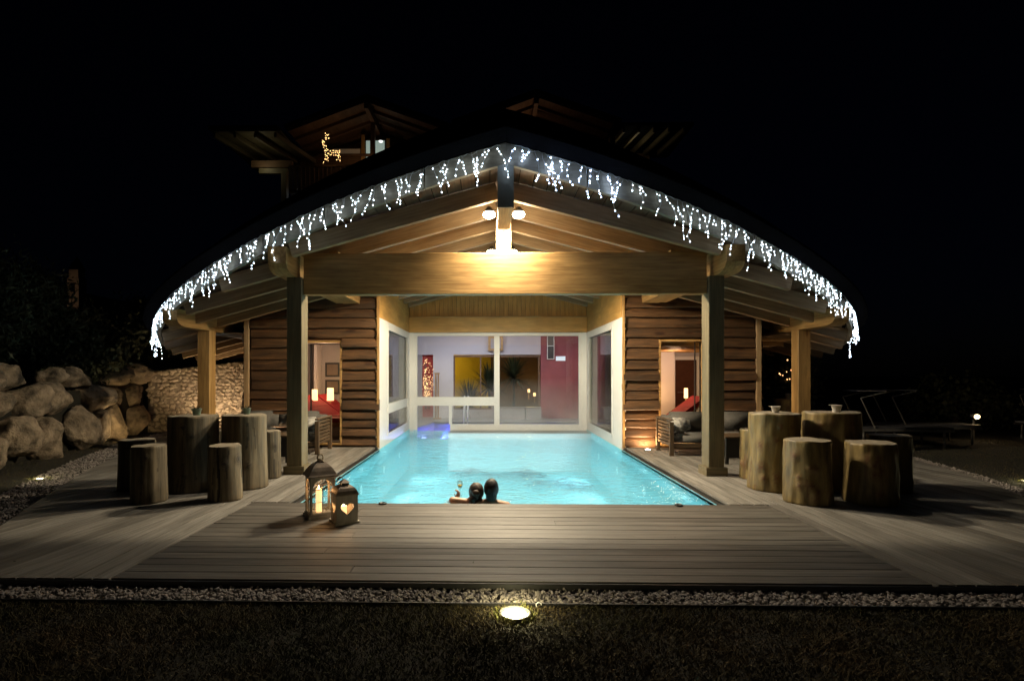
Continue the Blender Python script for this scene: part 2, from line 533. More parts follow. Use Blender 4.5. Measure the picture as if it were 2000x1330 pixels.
# side boards: four run straight along the pool, the rest fan outwards
def side(sg, OUT):
    pw = .142
    def clipall(pl, MM, minx):
        # pl in local coords -> world -> clip -> local
        w = [(MM @ Vector((p[0], p[1], 0))) for p in pl]
        w = [(p.x, p.y) for p in w]
        w = clip(w, 0, -1, -3.92)
        w = clip(w, 0, 1, 13.9)
        w = clip(w, -sg, 0, -minx) if True else w
        for (ax, ay), (bx, by) in zip(OUT[1:-1], OUT[2:]):
            nx, ny = (by - ay), -(bx - ax)
            if sg < 0: nx, ny = -nx, -ny
            if len(w) >= 3: w = clip(w, nx, ny, nx * ax + ny * ay)
        ax, ay = OUT[0]; bx, by = OUT[1]
        nx, ny = (by - ay), -(bx - ax)
        if sg < 0: nx, ny = -nx, -ny
        if len(w) >= 3: w = clip(w, nx, ny, nx * ax + ny * ay)
        if len(w) < 3: return []
        Mi = MM.inverted()
        return [((Mi @ Vector((p[0], p[1], 0))).x, (Mi @ Vector((p[0], p[1], 0))).y) for p in w]
    # straight boards beside the pool from 2.53 to 2.99 (pool side) and on to the front
    for k in range(7):
        xa = 2.555 + k * pw
        if xa + pw < 2.99: ys = 6.29
        else: ys = 3.92
        if xa < 2.99 < xa + pw: ys = 6.29
        xm = sg * (xa + pw / 2)
        segs = [ys, 9.2 + .6 * (k % 3), 13.9] if k % 2 else [ys, 7.4 + k * .3, 11.05, 13.9]
        for s0, s1 in zip(segs[:-1], segs[1:]):
            MM = frame((xm, s0, 0), (xm, s1, 0))
            L = s1 - s0
            pl = [(-L / 2 + .001, -pw / 2 + gap / 2), (L / 2 - .002, -pw / 2 + gap / 2), (L / 2 - .002, pw / 2 - gap / 2), (-L / 2 + .001, pw / 2 - gap / 2)]
            deck_board(pl, MM, M_DECK)
    bx0 = 2.555 + 7 * pw
    # filler boards between centre deck and straight boards at the front
    xf = 2.995
    kfull = [k for k in range(7) if 2.555 + k * pw >= 2.99][0]
    xs = 2.555 + kfull * pw
    if xs - xf > .02:
        MM = frame((sg * (xs + xf) / 2, 3.92, 0), (sg * (xs + xf) / 2, 6.285, 0))
        L = 6.285 - 3.92; ww = (xs - xf) - gap
        deck_board([(-L / 2, -ww / 2), (L / 2, -ww / 2), (L / 2, ww / 2), (-L / 2, ww / 2)], MM, M_DECK)
    # fanned boards
    ang = math.radians(8.0)
    d = Vector((-sg * math.sin(ang), math.cos(ang), 0))
    n = Vector((sg * math.cos(ang), math.sin(ang), 0))
    base = Vector((sg * bx0, 3.92, 0))
    for k in range(-1, 46):
        off = (k + .5) * pw
        c0 = base + n * off
        off2 = [-.6, R_.uniform(1.5, 4.5), R_.uniform(5.5, 8), 13]
        for s0, s1 in zip(off2[:-1], off2[1:]):
            p0 = c0 + d * s0; p1 = c0 + d * s1
            MM = frame(p0, p1)
            L = s1 - s0
            pl = [(-L / 2 + .001, -pw / 2 + gap / 2), (L / 2 - .002, -pw / 2 + gap / 2), (L / 2 - .002, pw / 2 - gap / 2), (-L / 2 + .001, pw / 2 - gap / 2)]
            pl = clipall(pl, MM, bx0 + .003)
            deck_board(pl, MM, M_DECK)
side(1, OUT_R)
side(-1, OUT_L)
# dark edging board on the front of the deck
board('edge_board', (-4.15, 3.895, -.03), (4.95, 3.895, -.03), .02, .05, M_BLACK, deck_o)

# gravel strips
def offset_poly(OUT, d, sg):
    return [(x + sg * d, y - d * .25) for x, y in OUT]
def pebble_cloud(pts, name, rmin, rmax, parent=None):
    base_v = np.array([(0, 0, 1), (.894, 0, .447), (.276, .851, .447), (-.724, .526, .447), (-.724, -.526, .447), (.276, -.851, .447),
                       (.724, .526, -.447), (-.276, .851, -.447), (-.894, 0, -.447), (-.276, -.851, -.447), (.724, -.526, -.447), (0, 0, -1)])
    base_f = np.array([(0, 1, 2), (0, 2, 3), (0, 3, 4), (0, 4, 5), (0, 5, 1), (1, 6, 2), (2, 7, 3), (3, 8, 4), (4, 9, 5), (5, 10, 1), (2, 6, 7), (3, 7, 8), (4, 8, 9), (5, 9, 10), (1, 10, 6), (6, 11, 7), (7, 11, 8), (8, 11, 9), (9, 11, 10), (10, 11, 6)])
    rng = np.random.default_rng(5)
    n = len(pts)
    pts = np.array(pts)
    r = rng.uniform(rmin, rmax, n)[:, None, None]
    sc3 = rng.uniform(.6, 1.3, (n, 1, 3)) * np.array([1, 1, .75])
    th = rng.uniform(0, 2 * PI, n)
    jit = rng.uniform(.82, 1.18, (n, 12, 1))
    V = base_v[None] * jit * sc3 * r
    c_, s_ = np.cos(th)[:, None], np.sin(th)[:, None]
    X = V[:, :, 0] * c_ - V[:, :, 1] * s_; Y = V[:, :, 0] * s_ + V[:, :, 1] * c_
    tl = rng.uniform(-.6, .6, n)[:, None]
    Z = V[:, :, 2] * np.cos(tl) + X * np.sin(tl)
    V = np.stack([X, Y, Z], 2) + pts[:, None, :]
    F = base_f[None] + (np.arange(n) * 12)[:, None, None]
    me = bpy.data.meshes.new(name)
    me.from_pydata(V.reshape(-1, 3).tolist(), [], F.reshape(-1, 3).tolist())
    return me
pp = []
rr = random.Random(3)
for i in range(7000):
    x = rr.uniform(-4.4, 5.2)
    y = rr.uniform(3.66, 3.885)
    pp.append((x, y, ZL + rr.uniform(-.004, .02)))
for OUT, sg in ((OUT_L, -1), (OUT_R, 1)):
    for (ax, ay), (bx, by) in zip(OUT[:-1], OUT[1:]):
        L = math.hypot(bx - ax, by - ay)
        for i in range(int(L * 520)):
            t = rr.random(); dd = rr.random() * (.62 if sg < 0 else .3)
            pp.append((ax + (bx - ax) * t + sg * (dd + .02), ay + (by - ay) * t - dd * .25, ZL + rr.uniform(-.004, .02)))
me = pebble_cloud(pp, 'gravel', .009, .021)
me.materials.append(M_GRAVEL)
go = bpy.data.objects.new('gravel', me)
place(go, None, Matrix())
tag(go, 'pale rounded gravel strip edging the wooden deck', 'gravel', kind='stuff')
# thin edging between gravel and lawn
edg = MB().box(-4.6, 5.4, 3.637, 3.65, -.12, ZL + .022)
edg.build('edging_strip', M_BLACK, label='thin dark edging strip between gravel and front lawn', cat='edging')

# grass
def blades(pts, hs, name, wid=.004, seed=1, lean=.5):
    rng = np.random.default_rng(seed)
    n = len(pts)
    P = np.array(pts)
    H = np.array(hs)
    th = rng.uniform(0, 2 * PI, n)
    w = rng.uniform(.6, 1.3, n) * wid
    lx = rng.normal(0, lean, n) * H; ly = rng.normal(0, lean, n) * H
    a = P + np.stack([np.cos(th) * w, np.sin(th) * w, np.zeros(n)], 1)
    b = P - np.stack([np.cos(th) * w, np.sin(th) * w, np.zeros(n)], 1)
    c_ = P + np.stack([lx, ly, H], 1)
    V = np.stack([a, b, c_], 1).reshape(-1, 3)
    me = bpy.data.meshes.new(name)
    me.from_pydata(V.tolist(), [], np.arange(3 * n).reshape(n, 3).tolist())
    return me
gp = []; gh = []
rr = random.Random(11)
for i in range(95000):
    y = 2.45 + (3.635 - 2.45) * rr.random() ** .9
    x = rr.uniform(-3.7, 3.9)
    if (x + .035) ** 2 + (y - 3.50) ** 2 < .0095: continue
    gp.append((x, y, ZL)); gh.append(rr.uniform(.008, .03) * (1 + .8 * noise.noise(Vector((x * 2.5, y * 2.5, 0)))))
def in_out(x, y, OUT, sg, d):
    for (ax, ay), (bx, by) in zip(OUT[:-1], OUT[1:]):
        if ay <= y <= by:
            return sg * (x - (ax + (bx - ax) * (y - ay) / (by - ay))) > d
    return True
for i in range(45000):
    sg = -1 if rr.random() < .5 else 1
    y = 4.0 + 9 * rr.random()
    x = sg * rr.uniform(4.4, 12)
    if not in_out(x, y, OUT_L if sg < 0 else OUT_R, sg, .62 if sg < 0 else .32): continue
    gp.append((x, y, ZL)); gh.append(rr.uniform(.015, .05))
me = blades(gp, gh, 'grass', .0035, 2, .8)
me.materials.append(M_GRASS)
go = bpy.data.objects.new('grass', me); place(go, None, Matrix())
tag(go, 'short half-dry winter grass of the lawn around the deck', 'grass', kind='stuff')

# ------------------------------------------------------------------ pool
PX = 2.46; PY0 = 6.27; PY1 = 15.12; ZW = -.06; ZF = -1.1
pool = MB()
pool.add([(-PX, PY0, ZF), (PX, PY0, ZF), (PX, PY1, ZF), (-PX, PY1, ZF), (-PX, PY0, -.03), (PX, PY0, -.03), (PX, PY1, -.03), (-PX, PY1, -.03)],
         [(0, 1, 2, 3), (0, 4, 5, 1), (1, 5, 6, 2), (3, 7, 4, 0)])
# back wall of the basin with the swim-through gap
for a, b in ((-PX, -2.25), (-1.33, PX)):
    pool.add([(a, PY1, ZF), (b, PY1, ZF), (b, PY1, -.03), (a, PY1, -.03)], [(0, 1, 2, 3)])
pool_o = pool.build('pool_basin', M_LINER, kind='structure')
def water(name, x0, x1, y0, y1, mat):
    m = MB().add([(x0, y0, ZW), (x1, y0, ZW), (x1, y1, ZW), (x0, y1, ZW)], [(0, 1, 2, 3)])
    o = m.build(name, mat, kind='structure')
    return o
water('pool_water', -PX, PX, PY0, PY1, M_WATER)
# black overflow channel along both long sides
for sg in (-1, 1):
    ch = MB().box(sg * 2.46 if sg > 0 else -2.55, 2.55 if sg > 0 else -2.46, 6.27, 11.0, -.13, -.045)
    ch.build('overflow_channel', M_BLACK, pool_o)
    # thin stone lip
    board('pool_lip', (sg * 2.475, 6.3, -.036), (sg * 2.475, 10.98, -.036), .03, .014, M_BLACK, pool_o)
pool2 = MB().add([(-2.25, PY1 + .003, ZF), (-1.33, PY1 + .003, ZF), (-1.33, PY1 + .003, -.30), (-2.25, PY1 + .003, -.30)], [(0, 1, 2, 3)])
pool2.build('swim_through_sill', M_LINER, pool_o)
MB().box(-1.33, 2.455, 14.35, 15.10, ZF + .01, -.10).build('pool_ledge', M_WHITE, pool_o)
# inner pool behind the glass
ib = MB()
ib.add([(-2.35, PY1, ZF), (2.46, PY1, ZF), (2.46, 17.0, ZF), (-1.98, 17.0, ZF), (-2.35, PY1, -.03), (2.46, PY1, -.03), (2.46, 17.0, -.03), (-1.98, 17.0, -.03)],
       [(0, 1, 2, 3), (1, 5, 6, 2), (2, 6, 7, 3), (3, 7, 4, 0)])
ib.build('indoor_basin', M_LINERI, kind='structure')
m = MB().add([(-2.35, PY1, ZW), (2.46, PY1, ZW), (2.46, 17.0, ZW), (-1.98, 17.0, ZW)], [(0, 1, 2, 3)])
m.build('indoor_water', M_WATERI, kind='structure')
# dolphin mosaics laid on the pool floor
def dolphin(cx_, cy_, s, rot, flip=1, sy=1.0):
    pts = [(-.5, .02), (-.43, .07), (-.38, .12), (-.2, .19), (0, .22), (.02, .33), (.12, .21), (.28, .13), (.38, .03), (.52, .06), (.46, -.04), (.5, -.15), (.38, -.08), (.26, -.01), (.08, .04), (-.05, .03), (-.08, -.12), (-.17, .02), (-.3, .03), (-.4, .0)]
    c_, s_ = math.cos(rot), math.sin(rot)
    P2 = [(cx_ + s * (flip * x * c_ - y * sy * s_), cy_ + s * (flip * x * s_ + y * sy * c_)) for x, y in pts]
    m = MB().prism(P2, ZF, ZF + .006)
    m.build('dolphin_mosaic', M_MOSAIC, pool_o)
dolphin(-.55, 9.6, .75, .1, 1, 2.4)
dolphin(.30, 9.4, 1.05, -.3, -1, 2.2)
dolphin(.95, 8.7, 1.0, -.4, -1, 2.4)
# underwater lights along the sides
k = 0
for sg in (-1, 1):
    for y in (7.3, 9.3, 11.3, 13.2):
        d = empty('underwater_light', (sg * 2.44, y, -.50), 0,
                  ['underwater pool light nearest the front deck', 'second underwater pool light from the front deck', 'third underwater pool light from the front deck', 'underwater pool light beside the glazed bay'][[7.3, 9.3, 11.3, 13.2].index(y)] + (' in the left pool wall' if sg < 0 else ' in the right pool wall'),
                  'pool light', 'underwater lights in the pool walls')
        Mx = Matrix.Translation((sg * 2.44, y, -.50)) @ Matrix.Rotation(-sg * PI / 2, 4, 'Y')
        MB().lathe([(.11, -.02), (.115, .0), (.09, .008)], 16).build('ring', M_LINER, d, Mx)
        MB().lathe([(.085, .0), (.08, .012)], 16).build('lens', emit('pool_lens', (.7, 1, 1), .9), d, Mx)
        light('lamp', 'SPOT', (sg * 2.33, y, -.50), 265, (.70, .95, 1.0), d, .0, (sg * -1, y, -.56), math.radians(176), 1.0)
light('indoor_pool_lamp', 'SPOT', (-1.85, 16.9, -.5), 230, (.30, .35, 1.0), None, .0, (0, 15.5, -1), 2.9, .3)
light('indoor_pool_lamp', 'SPOT', (2.35, 16.0, -.5), 230, (.30, .35, 1.0), None, .0, (-1, 16, -1), 2.9, .3)

# ------------------------------------------------------------------ pavilion
PC = (0.0, 14.55); PR = 7.6
SL = .27
def bulge(th):
    t = max(0, min(1, (abs(th) - math.radians(28)) / math.radians(62)))
    return .50 * t * t * (3 - 2 * t)
def eave(th, r=PR):
    q = r + bulge(th)
    return q * math.sin(th), PC[1] - q * math.cos(th)
def eave_y(x, r=PR):
    lo, hi = 0, PI / 2
    for _ in range(40):
        m = (lo + hi) / 2
        if eave(m, r)[0] < x: lo = m
        else: hi = m
    return eave(lo, r)[1]
def eave_x(y, r=PR):
    lo, hi = 0, PI
    for _ in range(40):
        m = (lo + hi) / 2
        if eave(m, r)[1] < y: lo = m
        else: hi = m
    return eave(lo, r)[0]
pav = empty('spa_pavilion', (0, 11.1, 0), 0, 'round timber spa pavilion with curved eave, log walls and glazed pool bay', 'building')

# roof: dark outer skin
roof = MB()
NT, NS = 120, 14
RD = 7.85
vs = []
for j in range(NS + 1):
    t = j / NS
    for i in range(NT):
        th = 2 * PI * i / NT
        ex, ey = eave(th if th <= PI else th - 2 * PI, RD); ez = 4.57 - SL * abs(ex)
        vs.append((ex * (1 - t), ey + (PC[1] - ey) * t, ez + (8.5 - ez) * t ** .87))
fs = [(j * NT + i, j * NT + (i + 1) % NT, (j + 1) * NT + (i + 1) % NT, (j + 1) * NT + i) for j in range(NS) for i in range(NT)]
roof.add(vs, fs, None, True)
roof_o = roof.build('roof', M_ROOF, pav)
gut = MB()
vs = []
for i in range(NT + 1):
    th = 2 * PI * i / NT
    for r_, dz in ((7.62, .004), (7.85, .09), (7.85, .12), (7.62, .12)):
        ex, ey = eave(th if th <= PI else th - 2 * PI, r_)
        vs.append((ex, ey, 4.475 - SL * abs(ex) + dz))
fs = [(i * 4 + a, i * 4 + (a + 1) % 4, (i + 1) * 4 + (a + 1) % 4, (i + 1) * 4 + a) for i in range(NT) for a in range(4)]
gut.add(vs, fs)
gut.build('gutter', M_ROOF, roof_o)

# fascia boards along the curved eave
def fascia(t0, t1):
    n = 8
    vs = []
    for i in range(n + 1):
        th = t0 + (t1 - t0) * i / n
        for r_ in (PR, PR - .07):
            ex, ey = eave(th, r_)
            zt = 4.47 - SL * abs(ex)
            vs += [(ex, ey, zt), (ex, ey, zt - .27)]
    fs = []
    for i in range(n):
        a = i * 4; b = a + 4
        fs += [(a, a + 1, b + 1, b), (a + 2, b + 2, b + 3, a + 3), (a, b, b + 2, a + 2), (a + 1, a + 3, b + 3, b + 1)]
    fs += [(0, 2, 3, 1), (n * 4, n * 4 + 1, n * 4 + 3, n * 4 + 2)]
    o = MB().add(vs, fs).build('fascia_board', M_FASCIA, roof_o)
segs = [0, 8, 19, 27.5, 38, 49, 60, 72, 84, 98, 112]
for sg in (-1, 1):
    for a, b in zip(segs[:-1], segs[1:]):
        fascia(sg * math.radians(a + (.06 if a else 0.0)), sg * math.radians(b - .06))

# soffit boards above the rafters (run front to back)
for sg in (-1, 1):
    for k in range(39):
        xa = .01 + k * .2; xb = xa + .192
        ys = eave_y(max(xa, .0) if xa < PR - .1 else PR - .1, PR - .09)
        ye = 18.6 if xa < 5.8 else 17.4
        ys2 = eave_y(xb, PR - .09) + .01
        xm = sg * (xa + xb) / 2
        z = 4.30 - SL * (xa + xb) / 2
        upv = Vector((sg * SL, 0, 1)).normalized()
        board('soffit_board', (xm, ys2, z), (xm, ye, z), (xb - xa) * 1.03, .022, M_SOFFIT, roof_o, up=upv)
# rafters
ry = [7.75 + .8 * i for i in range(14)]
for Y in ry:
    for sg in (-1, 1):
        xe = eave_x(Y - .05, PR - .09)
        za = 4.135 - SL * .1; zb = 4.135 - SL * xe
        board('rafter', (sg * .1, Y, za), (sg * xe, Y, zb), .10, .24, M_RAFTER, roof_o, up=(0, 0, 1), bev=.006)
# ridge beam
board('ridge_beam', (0, 6.98, 4.02), (0, 8.0, 4.02), .19, .76, M_TIMBER, pav, bev=.008)
board('ridge_beam', (0, 8.002, 4.05), (0, 18.6, 4.05), .185, .48, M_TIMBER, pav, bev=.008)
MB().box(-.105, .105, 6.955, 6.98, 3.64, 4.42).build('beam_end_cap', plain('grey_painted_cap', (.30, .31, .27), (.20, .21, .18), rough=.5, scale=6), pav)
# king post and tie beam
board('king_post', (0, 8.165, 3.32), (0, 8.165, 3.80), .22, .18, wood('glare_toned_king_post', (.55, .43, .25), (.78, .64, .42), stretch=20, rough=.5, var=.1), pav, up=(0, 1, 0), bev=.006)  # paler than the other timber: floodlight glare put into its colour
board('tie_beam', (-3.0, 8.14, 3.0), (3.0, 8.14, 3.0), .16, .62, M_TIMBER, pav, bev=.008)
# purlins
for sg in (-1, 1):
    for x, y0_, zc, hh in ((3.23, 7.62, 3.13, .36), (5.9, 9.5, 2.51, .30)):
        yb_ = 11.2 if x < 4 else 13.6
        # front end is cut to a curve
        M4 = Matrix.Translation((sg * x, 0, 0))
        prof = [(y0_, zc + hh / 2), (y0_, zc - hh * .15), (y0_ + .05, zc - hh * .32), (y0_ + .13, zc - hh * .44), (y0_ + .24, zc - hh / 2), (yb_, zc - hh / 2), (yb_, zc + hh / 2)]
        w = .13
        n = len(prof)
        vs = [(-(yy - (y0_ + yb_) / 2), -w, zz - zc) for yy, zz in prof] + [(-(yy - (y0_ + yb_) / 2), w, zz - zc) for yy, zz in prof]
        fs = [tuple(range(n)), tuple(range(2 * n - 1, n - 1, -1))] + [(i, i + n, (i + 1) % n + n, (i + 1) % n) for i in range(n)]
        Mw = Matrix.Translation((sg * x, (y0_ + yb_) / 2, zc)) @ Matrix.Rotation(-PI / 2, 4, 'Z')
        MB().add(vs, fs).build('purlin', M_TIMBER, pav, Mw)
# intermediate purlins seen behind the tie beam
for sg in (-1, 1):
    board('purlin', (sg * 2.62, 8.3, 3.3), (sg * 2.62, 11.0, 3.3), .14, .2, M_TIMBER, pav)
    # curved timber corbel on the log wall
    board('corbel', (sg * 3.05, 9.9, 3.02), (sg * 3.05, 11.08, 3.02), .34, .16, M_TIMBER, pav)
# posts
for sg in (-1, 1):
    x = sg * 3.13
    board('post', (x, 8.16, .13), (x, 8.16, 2.945), .27, .23, M_GREYTIMBER, pav, up=(1, 0, 0), bev=.008)
    MB().box(x - .155, x + .155, 8.005, 8.315, 0, .125).build('post_base', M_GREYTIMBER, pav)
    x = sg * 5.9
    board('post', (x, 10.75, .0), (x, 10.75, 2.36), .25, .24, M_TIMBER, pav, up=(1, 0, 0), bev=.008)

# log walls -----------------------------------------------------
PH = .207
def log_wall(name, p0, p1, openings, zmax, lim=True, nrow=16, seed=1):
    """horizontal plank cladding between plan points p0 and p1; openings are (s0,s1,z0,z1) along it"""
    rg = random.Random(seed)
    p0 = Vector((*p0, 0)); p1 = Vector((*p1, 0))
    d = (p1 - p0); L = d.length; d.normalize()
    nrm = Vector((d.y, -d.x, 0))          # outwards
    if nrm.y > 0 and abs(nrm.y) > .1: nrm = -nrm
    # backing
    bk = MB()
    Mw = Matrix((d, -nrm, Vector((0, 0, 1)))).transposed().to_4x4(); Mw.translation = p0
    cuts = sorted(set([0, L] + [o[0] for o in openings] + [o[1] for o in openings]))
    for a, b in zip(cuts[:-1], cuts[1:]):
        mid = (a + b) / 2
        op = [o for o in openings if o[0] - 1e-6 < mid < o[1] + 1e-6]
        xm = (p0 + d * mid)
        def top(s):
            return min(zmax, 4.2 - SL * abs((p0 + d * s).x)) if lim else zmax
        def quad(za, zb0, zb1):
            bk.add([(a, 0, za), (b, 0, za), (b, .16, za), (a, .16, za), (a, 0, zb0), (b, 0, zb1), (b, .16, zb1), (a, .16, zb0)],
                   [(0, 3, 2, 1), (4, 5, 6, 7), (0, 1, 5, 4), (1, 2, 6, 5), (2, 3, 7, 6), (3, 0, 4, 7)])
        if op:
            quad(op[0][3], top(a), top(b))
            if op[0][2] > .02: quad(0, op[0][2], op[0][2])
        else:
            quad(0, top(a), top(b))
    wl = bk.build('log_wall', M_LOG, pav, Mw)
    zr_ = random.Random(99)
    zz_ = [.03]
    for r in range(nrow + 3): zz_.append(zz_[-1] + PH * zr_.uniform(.78, 1.2))
    for r in range(nrow + 2):
        z0 = zz_[r]; z1 = zz_[r + 1] - .010
        if z0 > zmax: break
        rng_ = [(0, L)]
        for o in openings:
            if z1 > o[2] and z0 < o[3]:
                nr = []
                for a, b in rng_:
                    if o[0] > a: nr.append((a, min(b, o[0])))
                    if o[1] < b: nr.append((max(a, o[1]), b))
                rng_ = [q for q in nr if q[1] - q[0] > .05]
        for a, b in rng_:
            if lim:
                xl = (4.2 - z1) / SL
                xa = (p0 + d * a).x; xb = (p0 + d * b).x
                if min(abs(xa), abs(xb)) > xl: continue
                if abs(xa) > xl: a = a + (abs(xa) - xl) / max(abs(d.x), .1)
                if abs(xb) > xl: b = b - (abs(xb) - xl) / max(abs(d.x), .1)
                if b - a < .08: continue
            proud = rg.uniform(.03, .095)
            tilt = rg.uniform(.0, .035)
            hh = (z1 - z0)
            L2 = b - a
            e0 = rg.uniform(-.03, .03) if a == 0 else 0; e1 = rg.uniform(-.03, .03) if b == L else 0
            # waney edge: rounded front, wobbling along the plank
            ns = max(2, int(L2 / .35))
            vs = []; fs = []
            for i in range(ns + 1):
                s = -L2 / 2 + e0 + (L2 + e1 - e0) * i / ns
                wz = rg.uniform(-.008, .008); wp = rg.uniform(-.006, .006)
                for yy, zz in ((0, -hh / 2), (-(proud + tilt + wp) * .9, -hh / 2 + wz), (-(proud + tilt + wp), -hh / 2 + .02 + wz), (-(proud + wp), hh * .16 + wz), (-(proud + wp) * .42, hh / 2 - .004), (0, hh / 2)):
                    vs.append((s, yy, zz))
            for i in range(ns):
                for q in range(6):
                    q2 = (q + 1) % 6
                    fs.append((i * 6 + q, (i + 1) * 6 + q, (i + 1) * 6 + q2, i * 6 + q2))
            fs += [tuple(range(6)), tuple(range(ns * 6 + 5, ns * 6 - 1, -1))]
            Mp = Mw @ Matrix.Translation(((a + b) / 2, -.002, (z0 + z1) / 2))
            MB().add(vs, fs).build('plank', M_LOG, wl, Mp)
    return wl
# front faces, door openings sit between
log_wall('left', (-5.15, 11.1), (-2.50, 11.1), [(1.02, 1.90, .05, 2.18)], 3.5, seed=3)
log_wall('right', (2.50, 11.1), (5.15, 11.1), [(.72, 1.64, .05, 2.20)], 3.5, seed=5)
log_wall('leftside', (-6.25, 13.3), (-5.27, 11.17), [], 2.6, seed=7)
log_wall('rightside', (5.27, 11.17), (6.25, 13.3), [], 2.6, seed=9)
for sg in (-1, 1):
    board('corner_board', (sg * 5.21, 11.02, 0), (sg * 5.21, 11.02, 2.62), .10, .04, M_RAFTER, pav, up=(0, 1, 0))
# walls further round the back
for sg in (-1, 1):
    MB().prism([(sg * 6.25, 13.35), (sg * 6.35, 13.35), (sg * 6.5, 19.5), (sg * 6.4, 19.5)], 0, 2.5).build('rear_wall', M_DARKWOOD, pav)
MB().box(-6.4, 6.4, 22.6, 22.75, 0, 4.2).build('rear_wall', M_DARKWOOD, pav)

# door frames in the two openings
def frame_rect(x0, x1, z0, z1, y, t, dpt, mat, name, parent, gl=None):
    m = MB()
    m.box(x0, x0 + t, y, y + dpt, z0, z1); m.box(x1 - t, x1, y, y + dpt, z0, z1)
    m.box(x0 + t, x1 - t, y + .001, y + dpt - .001, z1 - t, z1); m.box(x0 + t, x1 - t, y + .001, y + dpt - .001, z0, z0 + t)
    f = m.build(name, mat, parent)
    if gl:
        MB().box(x0 + t, x1 - t, y + dpt * .4, y + dpt * .4 + .012, z0 + t, z1 - t).build('pane', gl, f)
    return f
frame_rect(-4.13, -3.25, .05, 2.18, 11.02, .035, .2, M_TIMBER, 'door_frame', pav)
d_ = frame_rect(-3.93, -3.29, .09, 2.13, 11.12, .022, .04, M_BLACK, 'glass_door', pav, M_GLASS)
frame_rect(3.22, 4.14, .05, 2.20, 11.02, .035, .2, M_TIMBER, 'door_frame', pav)
d_ = frame_rect(3.98, 4.10, .09, 2.16, 11.14, .012, .05, M_BLACK, 'glass_door', pav, M_GLASS)

# glazed bay -----------------------------------------------------
BY0, BY1 = 11.06, 15.05
for sg in (-1, 1):
    X = sg * 2.47
    bw = MB().box(min(X, X + sg * .12), max(X, X + sg * .12), BY0 + .03, BY1 + .1, 2.66, 4.18 - SL * 2.5)
    Mp = Matrix.Translation((X + sg * .06, 13, 3)) @ Matrix.Rotation(PI / 2, 4, 'Z')
    L = BY1 + .07 - BY0
    for a, b in ((-L / 2, -.01), (.0, L / 2)):
        MB().box(a, b, -.06, .06, -.345, .5).build('side_panel', M_PLY, pav, Matrix.Translation((X + sg * .06, (BY0 + BY1 + .1) / 2, 3.0)) @ Matrix.Rotation(PI / 2, 4, 'Z'))
    board('edge_trim', (X + sg * .03, 11.02, 0.0), (X + sg * .03, 11.02, 3.5), .05, .035, M_TIMBER, pav, up=(0, 1, 0))
    # white side window: posts, rails, pane
    f = MB()
    xa, xb = sorted((X, X + sg * .09))
    f.box(xa, xb, 11.06, 11.95, -.5, 2.655)
    f.box(xa, xb, 14.75, 15.03, -.5, 2.655)
    f.box(xa + .001, xb - .001, 11.95, 14.75, -.5, .16)
    f.box(xa + .001, xb - .001, 11.95, 14.75, 2.50, 2.654)
    if sg < 0:
        f.box(xa + .002, xb - .002, 11.95, 14.75, .62, .84)
    fo = f.build('side_window', M_WHITE, pav)
    e = MB()
    xe, xf = (X - sg * .012, X + sg * .0)
    xe, xf = sorted((xe, xf))
    e.box(xe, xf, 11.90, 11.96, .14, 2.56); e.box(xe, xf, 14.70, 14.76, .14, 2.56)
    e.box(xe, xf, 11.961, 14.699, 2.48, 2.54); e.box(xe, xf, 11.961, 14.699, .13, .19)
    e.build('window_bead', M_WHITE, fo)
    MB().box(X + sg * .04 - .006, X + sg * .04 + .006, 11.96, 14.74, .17, 2.49).build('pane', M_GLASS, fo)
    # corner strip
    MB().box(*sorted((sg * 2.36, sg * 2.465)), 15.035, 15.11, -.5, 2.654).build('corner_post', M_WHITE, pav)
# back glass wall
gy = 15.06
bf = MB()
bf.box(-2.36, -2.25, gy, gy + .1, -.06, 2.65); bf.box(2.25, 2.36, gy, gy + .1, -.0, 2.65)
bf.box(-2.25, 2.25, gy + .001, gy + .099, 2.56, 2.649)
bf.box(-.10, .05, gy - .02, gy + .09, .03, 2.56)
bf.box(-2.25, -.10, gy - .01, gy + .085, .62, .86)
bf.box(-1.33, 2.36, gy - .015, gy + .14, -.5, .10)
bf.box(-1.36, -1.28, gy - .005, gy + .08, .10, .62)
win = bf.build('back_window', M_WHITE, pav)
for a, b, c_, d2 in ((-2.25, -.10, .86, 2.56), (.05, 2.25, .10, 2.56), (-1.28, -.10, .10, .62), (-2.25, -1.36, .0, .62)):
    MB().box(a, b, gy + .045, gy + .057, c_, d2).build('pane', M_GLASS, win)
# timber above it
board('window_lintel', (-2.46, 15.03, 2.86), (2.46, 15.03, 2.86), .14, .41, M_PLY, pav)
board('lintel_moulding', (-2.46, 14.99, 3.085), (2.46, 14.99, 3.085), .10, .03, M_TIMBER, pav)
nbv = 41
for i in range(nbv):
    w_ = 4.92 / nbv
    xa = -2.46 + (i + .5) * w_
    top = 4.1 - SL * abs(xa)
    board('cladding_board', (xa, 15.06, 3.10), (xa, 15.06, top), w_ - .006, .03, M_PLY, pav, up=(0, 1, 0), bev=.005)
MB().box(-2.5, 2.5, 15.085, 15.14, 2.66, 3.3).build('wall_backing', M_DARKWOOD, pav)

